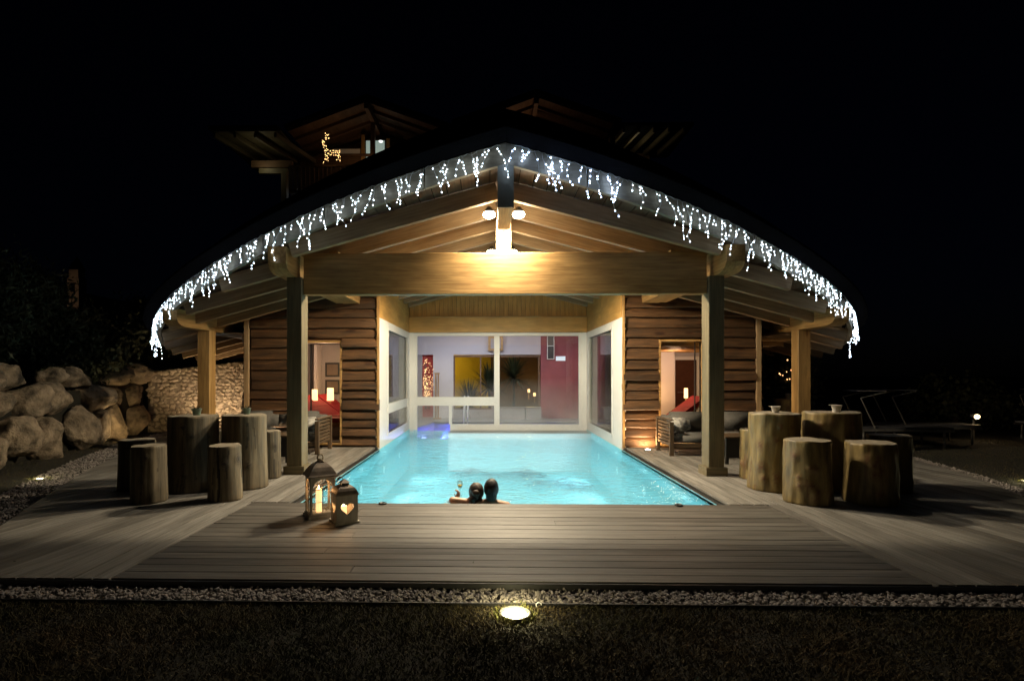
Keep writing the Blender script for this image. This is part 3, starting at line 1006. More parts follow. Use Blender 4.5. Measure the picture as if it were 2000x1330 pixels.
# lamps on the ridge beam
for i, (x, y, z, lb) in enumerate(((-.215, 7.92, 3.83, 'front floodlight on the left face of the ridge beam'), (.215, 7.92, 3.83, 'front floodlight on the right face of the ridge beam'),
                                  (-.17, 9.2, 3.56, 'rear floodlight left of the ridge beam, behind the tie beam'), (.17, 9.2, 3.56, 'rear floodlight right of the ridge beam, behind the tie beam'))):
    sg = -1 if x < 0 else 1
    t = empty('floodlight', (x, y, z), 0, lb, 'floodlight', 'floodlights on the ridge beam')
    MB().tube([(x - sg * .1, y, z + .07), (x - sg * .02, y, z + .06)], .014, 8).build('bracket', M_BLACK, t)
    MB().lathe([(.035, .11), (.065, .06), (.07, .03)], 20, (x, y, z)).build('housing', M_BLACK, t)
    MB().ball((x, y, z), (.088, .088, .055), 20, 12).build('bulb', M_LAMP, t)
    if y < 8.1:
        light('lamp', 'SPOT', (x, y, z - .065), 400, (1, .85, .62), t, .05, (x, y - .12, z - 1), math.radians(150), .8)
    else:
        light('lamp', 'SPOT', (x, y, z - .065), 880, (1, .82, .55), t, .05, (x, y + .02, z - 1), math.radians(174), .3)

# ------------------------------------------------------------------ icicle lights
def teardrop(m, p, d, r, L):
    """small LED: narrow at p, wide along d"""
    d = d.normalized()
    a = d.cross(Vector((.3, .9, .1))).normalized(); b = d.cross(a)
    vs = [p]
    for t, q in ((.45, 1.0), (.8, .8)):
        for k in range(5):
            an = 2 * PI * k / 5
            vs.append(p + d * L * t + (a * math.cos(an) + b * math.sin(an)) * r * q)
    vs.append(p + d * L)
    fs = [(0, 1 + (k + 1) % 5, 1 + k) for k in range(5)] + [(1 + k, 1 + (k + 1) % 5, 6 + (k + 1) % 5, 6 + k) for k in range(5)] + [(6 + k, 6 + (k + 1) % 5, 11) for k in range(5)]
    m.add(vs, fs, None, True)
def icicles(t0, t1, label, seed, mat, boost=1.0):
    rg = random.Random(seed)
    root = empty('icicle_lights', (7.66 * math.sin((t0 + t1) / 2), PC[1] - 7.66 * math.cos((t0 + t1) / 2), 4.3 - SL * 7.66 * abs(math.sin((t0 + t1) / 2))), 0, label, 'string lights', 'icicle light strings along the eave')
    wires = MB(); leds = MB()
    def top(th, dz=0):
        ex, ey = eave(th, 7.665)
        return Vector((ex, ey, 4.44 - SL * abs(ex) + dz))
    n = int(abs(t1 - t0) * 7.66 / (.082 if abs(t1) < .6 else .070))
    prev = None
    line = [top(t0 + (t1 - t0) * i / (n * 2), rg.uniform(-.03, .01)) for i in range(n * 2 + 1)]
    wires.tube(line, .0025, 4)
    for i in range(n):
        if rg.random() < .08: continue
        th = t0 + (t1 - t0) * (i + rg.uniform(.1, .9)) / n
        p = top(th)
        tang = Vector((math.cos(th), math.sin(th), 0))
        out = Vector((math.sin(th), -math.cos(th), 0))
        Ld = rg.choice([.12, .18, .25, .32, .38, .48]) * rg.uniform(.85, 1.1)
        ns = max(3, int(Ld / .035))
        pts = [p]
        dr = rg.uniform(-.35, .35)
        for k in range(ns):
            dr += rg.uniform(-.45, .45); dr *= .8
            pts.append(pts[-1] + Vector((0, 0, -Ld / ns)) + tang * dr * Ld / ns * 1.3 + out * (rg.uniform(-.005, .009)))
        wires.tube(pts, .0032, 3)
        for k in range(1, ns + 1):
            if k == ns or rg.random() < .62:
                q = pts[k]
                d = Vector((rg.uniform(-1, 1), rg.uniform(-1, 1), -rg.uniform(.3, 1.2))) if k < ns else Vector((rg.uniform(-.3, .3), rg.uniform(-.3, .3), -1))
                teardrop(leds, q, d, rg.uniform(.0048, .0078) * boost, .020)
    wires.build('cable', M_WIRE, root)
    leds.build('led_bulbs', mat, root, kind='stuff')
D = math.radians
icicles(-D(.5), -D(17), 'cool white icicle lights left of the ridge tip, nearest the peak', 1, M_LED)
icicles(-D(17), -D(33), 'cool white icicle lights over the left end of the tie beam', 2, M_LED)
icicles(-D(33), -D(58), 'cool white icicle lights over the left purlin and side eave', 3, M_LED)
icicles(-D(58), -D(74), 'dense tip of white icicle lights at the far left end of the eave', 4, M_LED)
icicles(D(.5), D(12), 'bluish bright icicle lights just right of the ridge tip', 5, M_LEDB, 1.35)
icicles(D(12), D(30), 'cool white icicle lights over the right half of the gable', 6, M_LED)
icicles(D(30), D(56), 'cool white icicle lights over the right purlin and side eave', 7, M_LED)
icicles(D(56), D(72), 'dense tip of white icicle lights at the far right end of the eave', 8, M_LED)

# ------------------------------------------------------------------ indoor hall behind the glass
FZ = -.005
hall = empty('indoor_pool_hall', (0, 18.4, 0), 0, 'indoor pool hall behind the glazed bay with lilac walls, oxblood wall and large window', 'room')
fl = MB()
fl.prism([(-6.4, 15.2), (-2.36, 15.2), (-2.36, 15.3), (-2.0, 17.0), (2.46, 17.0), (2.46, 15.2), (6.4, 15.2), (6.4, 22.6), (-6.4, 22.6)], -.08, FZ)
fl.build('indoor_floor', M_FLOORI, kind='structure')
for sg in (-1, 1):
    MB().box(*sorted((sg * 2.6, sg * 6.1)), 11.22, 15.2, -.03, .03).build('side_room_floor', M_TEAK, kind='structure')
# far wall pieces (Y 18.4)
MB().box(-3.5, 1.5, 18.4, 18.6, 2.16, 3.6).build('wall_header', M_WALLP, hall)
MB().box(-2.16, -1.47, 18.4, 18.6, 0, 2.16).build('wall_pier', M_WALLP, hall)
MB().box(-1.47, 1.5, 18.42, 18.6, 0, .29).build('wall_plinth', M_WALLG, hall)
MB().box(1.5, 3.6, 18.38, 18.6, 0, 3.6).build('red_wall', M_WALLR, hall)
MB().box(-3.6, -2.54, 18.4, 18.6, 0, 2.16).build('wall_pier', M_WALLG, hall)
MB().box(-3.62, -3.5, 15.2, 18.6, 0, 3.6).build('hall_side_wall', M_WALLP, hall)
MB().box(3.2, 3.32, 15.2, 18.6, 0, 3.6).build('hall_side_wall', M_WALLR, hall)
MB().box(-3.6, 3.4, 15.2, 18.6, 3.0, 3.05).build('ceiling', M_WALLP, hall)
# panel with string lights
pn = MB().box(-2.54, -2.16, 18.55, 18.6, 0.02, 2.16).build('red_panel', plain('red_panel', (.42, .03, .025), rough=.6), hall)
tw = MB(); tb = MB(); rg = random.Random(4)
for i in range(14):
    x = -2.5 + .32 * rg.random() + .02; zt = rg.uniform(1.2, 2.0)
    p = [Vector((-2.35 + rg.uniform(-.1, .1), 18.4, .3))]
    for k in range(6):
        p.append(Vector((p[0].x + (x - p[0].x) * (k + 1) / 6 + rg.uniform(-.03, .03), 18.4 + rg.uniform(-.06, .06), .3 + (zt - .3) * (k + 1) / 6)))
    tw.tube(p, .006, 4)
    for q in p[2:]:
        for j in range(3):
            teardrop(tb, q + Vector((rg.uniform(-.05, .05), rg.uniform(-.05, 0), rg.uniform(-.08, .08))), Vector((rg.uniform(-1, 1), 0, rg.uniform(-1, 1))), .007, .03)
tr = empty('lit_branches', (-2.35, 18.4, 0), 0, 'bundle of branches with tiny warm lights before the red panel', 'decoration')
tw.build('branches', M_BARK, tr); tb.build('led_bulbs', M_LEDW, tr, kind='stuff')
# towel stand
t = empty('wooden_stand', (-2.0, 18.1, 0), 0, 'tall narrow wooden stand before the pale wall pier behind the glass', 'stand')
MB().box(-2.05, -2.01, 18.0, 18.1, 0, 1.5).build('upright', M_TIMBER, t); MB().box(-1.97, -1.93, 18.0, 18.1, 0, 1.5).build('upright', M_TIMBER, t)
MB().box(-2.12, -1.86, 17.92, 18.15, 0, .04).build('foot', M_TIMBER, t); MB().box(-2.08, -1.90, 18.02, 18.06, 1.5, 1.54).build('top_rail', M_TIMBER, t)
# window to the lounge beyond
iw = MB(); x0, x1, z0, z1, y = -1.47, 1.47, .29, 2.13, 18.44
iw.box(x0, x0 + .05, y, y + .08, z0, z1); iw.box(x1 - .05, x1, y, y + .08, z0, z1); iw.box(x0 + .05, x1 - .05, y, y + .079, z1 - .05, z1); iw.box(x0 + .05, x1 - .05, y, y + .079, z0, z0 + .05)
iw.box(-.56, -.52, y + .001, y + .078, z0 + .05, z1 - .05)
io = iw.build('lounge_window', M_DARKWOOD, hall)
MB().box(x0 + .05, x1 - .05, y + .03, y + .04, z0 + .05, z1 - .05).build('pane', M_GLASS, io)
# lounge beyond
MB().box(-3.2, -.2, 21.8, 21.9, 0, 3.0).build('yellow_wall', M_WALLY, hall)
MB().box(-.2, 3.6, 21.8, 21.9, 0, 3.0).build('brown_wall', plain('brown_plaster', (.22, .12, .05), rough=.8), hall)
MB().box(-3.4, 3.6, 18.6, 21.9, 2.35, 2.4).build('lounge_ceiling', plain('ochre_ceiling', (.40, .26, .10), rough=.8), hall)
for x, y in ((-1.5, 19.3), (-.9, 19.8), (-.35, 19.2), (.9, 19.8)):
    MB().lathe([(.035, 0), (.035, .012)], 12, (x, y, 2.336)).build('downlight', M_LAMPW, hall)
light('lounge_lamp', 'POINT', (-1.9, 20.9, 1.9), 24, (1, .72, .3), hall, .1)
light('lounge_lamp', 'POINT', (.3, 18.75, 2.2), 7, (1, .75, .4), hall, .05)  # added light without a fixture, to brighten the spiky plants
light('lounge_lamp', 'POINT', (1.3, 20.4, 1.1), 14, (1, .6, .25), hall, .08)
# wall box, duct, sign
vb = empty('vent_box', (0, 18.3, 2.4), 0, 'square wooden vent box high on the lilac wall behind the mullion', 'vent')
MB().box(-.28, .22, 18.24, 18.39, 2.28, 2.78).build('box', M_TIMBER, vb)
MB().box(-.2, .14, 18.232, 18.239, 2.36, 2.70).build('grille', M_WALLG, vb)
dk = empty('wall_fixture', (1.83, 18.3, 2.4), 0, 'tall dark framed fixture on the oxblood wall', 'wall fixture')
MB().box(1.71, 1.95, 18.30, 18.37, 2.0, 2.95).build('frame', M_WHITE, dk)
MB().box(1.73, 1.93, 18.29, 18.299, 2.02, 2.44).build('panel', M_BLACK, dk); MB().box(1.73, 1.93, 18.29, 18.299, 2.46, 2.93).build('panel', M_BLACK, dk)
sn = empty('wall_sign', (2.17, 18.35, 2.0), 0, 'small pale rectangular sign on the oxblood wall', 'sign')
MB().box(2.01, 2.33, 18.35, 18.375, 1.95, 2.10).build('plate', emit('lit_sign', (.75, .9, 1), .35), sn)
# planter bench
for i, (xa, xb, lb) in enumerate(((-.17, .93, 'long grey planter bench below the lounge window, left unit'), (.97, 1.48, 'short grey planter bench below the lounge window beside the oxblood wall'))):
    b_ = empty('planter', ((xa + xb) / 2, 18.2, 0), 0, lb, 'planter', 'grey planters')
    MB().box(xa, xb, 17.95, 18.36, 0, .36).build('trough', M_WALLG, b_)
    MB().box(xa, xb, 17.93, 18.37, .361, .40).build('rim', M_FLOORI, b_)
# handrails in the channel
hr = empty('pool_handrail', (-1.0, 16.9, 0), 0, 'pair of steel handrails at the indoor pool edge', 'handrail')
for x in (-1.03, -.92):
    MB().tube([(x, 16.7, -.5), (x, 16.75, .3), (x + .01, 16.9, .75), (x + .01, 17.1, .8), (x + .01, 17.3, .6), (x + .01, 17.32, 0)], .018, 8).build('rail', M_WHITE, hr)
# spiky plants inside the lounge window
def spiky(x, y, z, n, L, label, seed):
    rg = random.Random(seed)
    t = empty('spiky_plant', (x, y, 0), 0, label, 'plant', 'spiky plants beyond the lounge window')
    MB().tube([(x, y, 0), (x + .02, y, z * .5), (x, y, z)], [.05, .045, .04], 8).build('stem', M_BARK, t)
    lf = MB()
    for i in range(n):
        an = rg.uniform(0, 2 * PI); el = rg.uniform(-.3, 1.45)
        l = L * rg.uniform(.7, 1.1)
        d = Vector((math.cos(an) * math.cos(el), math.sin(an) * math.cos(el) * .7, math.sin(el)))
        sd = d.cross(Vector((0, 0, 1))).normalized() * .022
        p = Vector((x, y, z)); v = []
        q = p.copy(); dd = d.copy()
        for k in range(5):
            w = (1 - k / 4.05) ** .5
            v += [q - sd * w, q + sd * w]
            q = q + dd * l / 4; dd = (dd + Vector((0, 0, -.13))).normalized()
        lf.add(v, [(2 * k, 2 * k + 1, 2 * k + 3, 2 * k + 2) for k in range(4)])
    lf.build('leaves', M_LEAF, t, kind='stuff')
spiky(-.95, 18.98, .40, 190, .95, 'low spiky plant against the yellow lounge wall', 1)
spiky(-.25, 19.0, 1.0, 230, .95, 'spiky plant behind the white mullion', 2)
spiky(.6, 18.98, 1.35, 260, .95, 'tallest spiky plant on the right of the lounge window', 3)
# table lamp in the lounge
def table_lamp(x, y, z, r, h, label, grp, stand=.25):
    t = empty('table_lamp', (x, y, z), 0, label, 'lamp', grp)
    MB().lathe([(.07, 0), (.02, .02), (.015, stand)], 12, (x, y, z)).build('lamp_base', M_TIMBER, t)
    MB().lathe([(r, stand), (r * .92, stand + h)], 20, (x, y, z)).build('lamp_shade', M_SHADE, t)
    return t
table_lamp(1.25, 20.6, .55, .05, .12, 'small glowing lamp in the lounge at the right of its window', 'lounge lamps')
table_lamp(1.45, 20.4, .42, .05, .12, 'small glowing lamp in the lounge beside the oxblood wall', 'lounge lamps')
# hall lights
light('hall_lamp', 'AREA', (-.8, 16.8, 2.95), 105, (.96, .90, 1.0), hall, size=(3, 1.6), target=(-.8, 17.2, 0))
light('hall_lamp', 'AREA', (2.2, 16.8, 2.95), 55, (1.0, .84, .80), hall, size=(1, 1.6), target=(2.4, 17.6, 0))

# ------------------------------------------------------------------ side rooms with red loungers
def room(sg):
    rn = empty('relaxation_room', (sg * 4.5, 14, 0), 0, ('left' if sg < 0 else 'right') + ' relaxation room seen through the open door in the log wall', 'room')
    X = lambda a: sg * a
    def bx(name, a, b, y0, y1, z0, z1, mat): return MB().box(*sorted((X(a), X(b))), y0, y1, z0, z1).build(name, mat, rn)
    bx('pane_screen_wall', 2.98, 3.04, 11.3, 15.1, .03, 3.3, M_WALLG)  # added screen: hides the bright room so the side panes look dim
    bx('back_wall', 3.0, 6.1, 15.05, 15.15, .03, 2.75, M_WALLP if sg > 0 else M_WALLG)
    bx('outer_wall', 6.12, 6.2, 13.4, 15.1, .03, 2.6, M_WALLP)
    if sg > 0:
        MB().box(3.05, 4.72, 14.55, 14.65, .03, 2.4).build('nook_wall', M_WALLP, rn)
        frame_rect(4.78, 5.55, .04, 1.98, 14.95, .09, .08, M_WHITE, 'door_frame', rn)
        dd = MB().box(4.87, 5.46, 14.98, 15.02, .13, 1.89).build('dark_door', plain('brown_door_glass', (.09, .04, .025), rough=.15), rn)
        MB().tube([(4.95, 14.93, 1.0), (4.93, 14.93, 1.0), (5.1, 14.93, 1.0)], .012, 8).build('handle', M_ZINC, dd)
        for i in range(9):
            board('ceiling_joist', (3.1, 11.6 + i * .42, 2.14), (6.0, 11.6 + i * .42, 2.14), .07, .10, M_TIMBER, rn)
        MB().box(3.05, 6.1, 11.25, 15.0, 2.20, 2.23).build('ceiling', M_TIMBER, rn)
    else:
        MB().box(-6.1, -3.05, 11.25, 15.0, 2.33, 2.37).build('ceiling', M_WALLP, rn)
        MB().box(-5.0, -4.93, 14.6, 15.04, .03, 2.3).build('partition', M_WALLP, rn)
        for i, (x, z) in enumerate(((-4.62, 1.62), (-4.16, 1.62), (-4.62, 1.14), (-4.16, 1.14))):
            pf = MB().box(x - .2, x + .2, 15.02, 15.045, z - .2, z + .2).build('picture_frame', M_BLACK, rn)
            MB().box(x - .15, x + .15, 15.012, 15.018, z - .15, z + .15).build('picture', plain('brown_print', (.16, .12, .09), scale=3), pf)
    light('room_lamp', 'POINT', (sg * 4.4, 13.6, 1.85), 36, (1, .62, .38), rn, .15)
room(-1); room(1)
table_lamp(-4.43, 14.2, .55, .09, .33, 'lit lampshade beside the red loungers, right one seen through the left door', 'bedside lamps in the left room')
table_lamp(-4.66, 13.6, .58, .085, .28, 'lit lampshade behind the red lounger, left one seen through the left door', 'bedside lamps in the left room')
light('lampshade_light', 'POINT', (-4.43, 14.2, 1.22), 14, (1, .55, .22), None, .08)
table_lamp(4.93, 14.3, .62, .05, .26, 'glowing shade added as a lamp reflection by the dark door in the right room', 'lamp reflection in the right room')  # added shade standing in for a lamp's reflection in the dark door
light('lampshade_light', 'POINT', (4.15, 14.1, 1.0), 16, (1, .55, .22), None, .08)

def lounger_proto():
    t = empty('red_lounger', (0, 0, 0))
    # local: feet at -x, head at +x
    for s in (-1, 1):
        board('side_rail', (-.95, s * .31, .30), (.62, s * .31, .30), .035, .07, M_TIMBER, t)
        board('back_rail', (.25, s * .27, .36), (.98, s * .27, .83), .03, .05, M_TIMBER, t)
        for x in (-.85, .5):
            board('leg', (x, s * .31, .0), (x, s * .31, .265), .05, .05, M_TIMBER, t)
    for i in range(9):
        board('slat', (-.88 + i * .12, -.29, .345), (-.88 + i * .12, .29, .345), .07, .018, M_TIMBER, t)
    c = MB()
    def pad(x0, z0, x1, z1, th, w):
        a = Vector((x0, 0, z0)); b = Vector((x1, 0, z1)); d = (b - a); n = Vector((-d.z, 0, d.x)).normalized() * th
        vs = []
        for p in (a, b):
            for yy in (-w, w):
                vs += [p + Vector((0, yy, 0)), p + n + Vector((0, yy * .93, 0))]
        c.add(vs, [(0, 1, 3, 2), (4, 6, 7, 5), (0, 2, 6, 4), (1, 5, 7, 3), (0, 4, 5, 1), (2, 3, 7, 6)])
    pad(-.93, .36, .24, .36, .09, .30); pad(.24, .36, .60, .60, .09, .30); pad(.605, .603, 1.0, .86, .09, .30)
    c.build('cushion', M_RED, t)
    return t
proto = lounger_proto()
spots = [(3.95, 13.1, D(12), 'red lounger in the right room, the nearer and more central of the two'), (4.75, 13.0, D(12), 'red lounger in the right room nearest its outer wall'),
         (-3.95, 12.7, PI - D(14), 'red lounger in the left room nearest the glass door'), (-3.9, 13.45, PI - D(14), 'red lounger in the middle of the left room row'), (-3.8, 14.2, PI - D(14), 'red lounger furthest back in the left room')]
for i, (x, y, a, lb) in enumerate(spots):
    o = proto if i == 0 else copy_tree(proto)
    o.location = (x, y, .03); o.rotation_euler = (0, 0, a)
    tag(o, lb, 'lounger', 'red sun loungers in the side rooms')

# ------------------------------------------------------------------ uplights recessed by the walls
def uplight(x, y, z, pw, label, col=(1, .62, .30), tgt=None, r=.05, ang=150):
    t = empty('deck_uplight', (x, y, z), 0, label, 'uplight', 'recessed uplights')
    MB().lathe([(r + .015, 0), (r + .015, .006), (r, .008)], 20, (x, y, z)).build('ring', M_ZINC, t)
    MB().lathe([(r, .0085), (r * .9, .011)], 20, (x, y, z)).build('lens', M_LAMPW, t)
    light('lamp', 'SPOT', (x, y, z + .03), pw, col, t, .03, tgt or (x, y, z + 1), D(ang), .8)
uplight(2.92, 10.78, 0, 90, 'recessed deck uplight glowing at the foot of the right log wall beside the sofa', tgt=(2.98, 11.1, .6), ang=165)
uplight(4.72, 10.85, 0, 26, 'recessed uplight behind the sofa by the outer part of the right log wall', tgt=(4.72, 10.7, 1.0))
uplight(-4.75, 10.85, 0, 34, 'recessed uplight at the foot of the left log wall behind the stump tables', tgt=(-4.75, 10.7, 1.0))
uplight(-7.45, 13.95, ZL, 230, 'ground uplight washing the tan stone wall', (1, .70, .42), tgt=(-7.3, 14.7, 1.2), ang=160)
uplight(-6.4, 11.6, ZL, 70, 'ground uplight between the left outer post and the log wall', (1, .66, .34), tgt=(-6.3, 11.9, 2.0), ang=150)
uplight(-8.3, 12.0, ZL, 30, 'ground uplight at the foot of the mossy boulders', (1, .68, .30), tgt=(-9.2, 13.0, 1.0), ang=150)
uplight(6.2, 11.3, 0, 22, 'ground uplight behind the right outer post', (1, .66, .34), tgt=(5.9, 11.0, 2.0), ang=120)

# ------------------------------------------------------------------ sofas and low tables
def sofa_proto():
    t = empty('teak_sofa', (0, 0, 0))
    Ls = 1.95; dp = .8          # along +x, back at +y
    for x in (0, Ls):
        for y in (0, dp):
            board('leg', (x, y, 0), (x, y, .62 if y == 0 else .66), .075, .06, M_TEAK, t, up=(0, 1, 0))
        for i in range(7):
            board('arm_slat', (x, .04, .20 + i * .065), (x, dp - .04, .20 + i * .065), .022, .045, M_TEAK, t)
        board('arm_rail', (x, -.03, .655), (x, dp + .03, .655), .07, .028, M_TEAK, t)
    board('seat_rail', (.04, 0, .19), (Ls - .04, 0, .19), .035, .08, M_TEAK, t)
    board('seat_rail', (.04, dp, .19), (Ls - .04, dp, .19), .035, .08, M_TEAK, t)
    for i in range(5):
        board('back_slat', (.04, dp, .32 + i * .075), (Ls - .04, dp, .32 + i * .075), .02, .05, M_TEAK, t)
    def cushion(name, x0, x1, y0, y1, z0, z1, tilt=0):
        bm = bmesh.new()
        bmesh.ops.create_cube(bm, size=1)
        bmesh.ops.bevel(bm, geom=bm.edges[:], offset=.18, segments=3, affect='EDGES')
        me = bpy.data.meshes.new(name)
        for v in bm.verts:
            v.co = Vector((v.co.x * (x1 - x0), v.co.y * (y1 - y0), v.co.z * (z1 - z0)))
        for f in bm.faces: f.smooth = True
        bm.to_mesh(me); bm.free()
        me.materials.append(M_CUSH if 'pillow' not in name else M_PILLOW)
        o = bpy.data.objects.new(name, me)
        place(o, t, Matrix.Translation(((x0 + x1) / 2, (y0 + y1) / 2, (z0 + z1) / 2)) @ Matrix.Rotation(tilt, 4, 'X'))
    for a, b in ((.04, .97), (.98, 1.91)):
        cushion('seat_cushion', a, b, -.02, .66, .235, .40)
        cushion('back_cushion', a, b, .60, .80, .40, .76, -.15)
    cushion('pillow', .10, .48, .34, .52, .38, .66, -.5)
    return t
sf = sofa_proto()
sf.location = (3.12, 9.98, 0); tag(sf, 'teak slatted sofa with grey cushions before the right door, beside the glowing uplight', 'sofa', 'teak sofas against the log walls')
sf2 = copy_tree(sf)
sf2.location = (-5.38, 10.02, 0); tag(sf2, 'teak slatted sofa with grey cushions before the left door behind the lanterns', 'sofa', 'teak sofas against the log walls')
for ch in sf2.children:      # its pillow leans in the right corner
    if ch.name.startswith('pillow'):
        ch.matrix_basis = Matrix.Translation((1.36, 0, 0)) @ ch.matrix_basis
def low_table(x, y, label):
    t = empty('low_table', (x, y, 0), 0, label, 'table', 'low dark tables before the sofas')
    MB().box(x - .45, x + .45, y - .3, y + .3, .43, .46).build('table_top', M_TEAK, t)
    for sx in (-1, 1):
        for sy in (-1, 1):
            board('leg', (x + sx * .41, y + sy * .26, 0), (x + sx * .41, y + sy * .26, .428), .05, .05, M_BLACK, t)
    MB().box(x - .40, x + .40, y - .265, y - .245, .10, .425).build('front_panel', M_BLACK, t)
low_table(-4.05, 9.35, 'low dark table between the grey log stools and the left sofa')
low_table(4.15, 9.35, 'low dark table between the right main post and the yellow log stools')
for x, y, lb in ((-4.2, 9.3, 'small pale card holder on the left low table, outer one'), (-3.98, 9.3, 'small pale card holder on the left low table, inner one'), (4.3, 9.3, 'small pale card holder on the right low table')):
    t = empty('card_holder', (x, y, .46), 0, lb, 'card holder', 'card holders on the low tables')
    MB().box(x - .05, x + .05, y - .02, y + .02, .46, .475).build('foot', M_BLACK, t)
    MB().box(x - .045, x + .045, y - .006, y + .006, .475, .58).build('card', M_WHITE, t)

# ------------------------------------------------------------------ log tables and stools
def log(name, x, y, d, h, mat, label, cat, grp, seed, crack=None):
    rg = random.Random(seed)
    t = empty(name, (x, y, 0), 0, label, cat, grp)
    n, mz = 120, 60
    kn = [(rg.uniform(PI, 2 * PI) if rg.random() < .75 else rg.uniform(0, PI), rg.uniform(.08, .92) * h, rg.uniform(.030, .055), rg.uniform(.004, .014)) for _ in range(15 if mat is M_STUMPR else 5)]
    vs = []; fs = []
    off = rg.uniform(0, 50)
    rr0 = d / 2
    rings = [0, .012] + [.03 + (h - .06) * i / (mz - 5) for i in range(mz - 4)] + [h - .012, h]
    m_ = len(rings)
    for j, z in enumerate(rings):
        for k in range(n):
            a = 2 * PI * k / n
            r = rr0 * (1 + (.075 if mat is M_STUMPR else .045) * noise.noise(Vector((math.cos(a) * 1.2, math.sin(a) * 1.2, z * 1.5 + off))) + .018 * noise.noise(Vector((math.cos(a) * 6, math.sin(a) * 6, z * 1.2 + off))))
            if mat is M_STUMPR:
                r += .012 * noise.noise(Vector((math.cos(a) * 3, math.sin(a) * 3, z * 5 + off)))
            for ka, kz, kw, kh in kn:
                da = (a - ka + PI) % (2 * PI) - PI
                r += kh * math.exp(-((da * rr0) ** 2 + (z - kz) ** 2) / (kw * kw))
            if crack is not None:
                da = (a - crack - .05 * math.sin(z * 7) + PI) % (2 * PI) - PI
                if abs(da * rr0) < .012: r -= .035
            r *= 1 + .07 * (1 - z / h) ** 2 + .02 * noise.noise(Vector((math.cos(a) * 2, math.sin(a) * 2, off)))
            r -= .010 * (j == 0 or j == m_ - 1)
            zz = z + (z / h) * (.012 * noise.noise(Vector((math.cos(a) * 1.5, math.sin(a) * 1.5, off))))
            vs.append((x + r * math.cos(a), y + r * math.sin(a), zz))
    for j in range(m_ - 1):
        for k in range(n):
            fs.append((j * n + k, j * n + (k + 1) % n, (j + 1) * n + (k + 1) % n, (j + 1) * n + k))
    Mo = Matrix.Translation((x, y, 0))
    vs = [(v[0] - x, v[1] - y, v[2]) for v in vs]
    lb = MB().add(vs, fs, None, True).build('log_body', mat, t, Mo)
    at = lb.data.color_attributes.new('knot', 'FLOAT_COLOR', 'POINT')
    cols = []
    cks = []
    for _ in range(12):
        c0 = rg.choice([-.1, rg.uniform(0, h * .6), h * .55]); cks.append((rg.uniform(0, 2 * PI), c0, c0 + rg.uniform(.15, .5), rg.uniform(.006, .014)))
    for v in vs:
        a = math.atan2(v[1], v[0]); kk = 0
        for ka, kz, kw, kh in kn:
            da = (a - ka + PI) % (2 * PI) - PI
            q = math.sqrt((da * rr0) ** 2 + ((v[2] - kz) * .75) ** 2) / kw
            kk = max(kk, 1.0 if q < .35 else (.45 + .4 * math.sin(q * 14) if q < .95 else max(0, .35 * (1.5 - q) / .55)))
        for ca, c0, c1, cw in cks:
            da = (a - ca - .06 * math.sin(v[2] * 9 + ca * 5) + PI) % (2 * PI) - PI
            if c0 < v[2] < c1 and abs(da * rr0) < cw: kk = max(kk, .75)
        if crack is not None:
            da = (a - crack - .05 * math.sin(v[2] * 7) + PI) % (2 * PI) - PI
            if abs(da * rr0) < .012: kk = 1.6
        cols += [kk, kk, kk, 1]
    at.data.foreach_set('color', cols)
    top = vs[-n:]
    tm = MB(); tv = [(0, 0, h + .001)]
    for q in (.33, .66, 1):
        tv += [(v[0] * q, v[1] * q, h + (v[2] - h) * q + .001 * (q < 1)) for v in top]
    tf = [(0, 1 + k, 1 + (k + 1) % n) for k in range(n)] + [(1 + q * n + k, 1 + (q + 1) * n + k, 1 + (q + 1) * n + (k + 1) % n, 1 + q * n + (k + 1) % n) for q in range(2) for k in range(n)]
    tm.add(tv, tf).build('end_grain', M_ENDGRAIN, t, Mo)
    return t
GT, GS = 'log tables', 'log stools'
SPEC = [
    ('log_table', -4.08, 6.99, .60, .96, 'L', 'grey log table, the outer and darker of the two left of the pool', 1, None),
    ('log_table', -3.47, 7.15, .56, .96, 'L', 'grey log table with a large knot, nearest the left main post', 2, None),
    ('log_stool', -4.23, 6.31, .37, .66, 'L', 'grey log stool in front of the outer grey log table', 3, None),
    ('log_stool', -3.38, 6.43, .37, .65, 'L', 'grey log stool with a long dark crack in front of the grey log tables', 4, -1.55),
    ('log_stool', -4.85, 7.03, .43, .64, 'L', 'grey log stool farthest left, half behind another stool', 5, None),
    ('log_stool', -3.42, 7.80, .33, .68, 'L', 'greenish grey log stool between the inner left table and the left main post', 6, None),
    ('log_stool', -4.30, 7.98, .31, .66, 'L', 'grey log stool glimpsed between the two grey log tables', 7, None),
    ('log_stool', 3.60, 7.87, .36, .71, 'R', 'yellow log stool nearest the right main post', 8, None),
    ('log_table', 3.53, 7.18, .62, .99, 'R', 'knotty yellow log table nearest the pool on the right', 9, None),
    ('log_stool', 3.54, 6.45, .50, .73, 'R', 'broad yellow log stool in front of the inner right log table', 10, None),
    ('log_table', 4.30, 7.22, .68, 1.0, 'R', 'yellow log table with a diagonal shadow, the outer right one', 11, None),
    ('log_stool', 4.27, 6.45, .52, .70, 'R', 'yellow log stool nearest the front right, mostly in shadow', 12, None),
    ('log_stool', 4.98, 7.13, .48, .71, 'R', 'dark log stool farthest right beside the gravel edge', 13, None),
    ('log_stool', 4.61, 8.10, .40, .66, 'R', 'log stool glimpsed between the two yellow log tables', 14, None),
    ('log_table', 6.45, 12.3, .50, .94, 'R', 'far log table glowing orange behind the right outer post', 15, None),
]
for nm, x, y, d, h, sd, lb, seed, ck in SPEC:
    log(nm, x, y, d, h, M_STUMPL if sd == 'L' else M_STUMPR, lb, 'table' if 'table' in nm else 'stool', GT if 'table' in nm else GS, seed, ck)

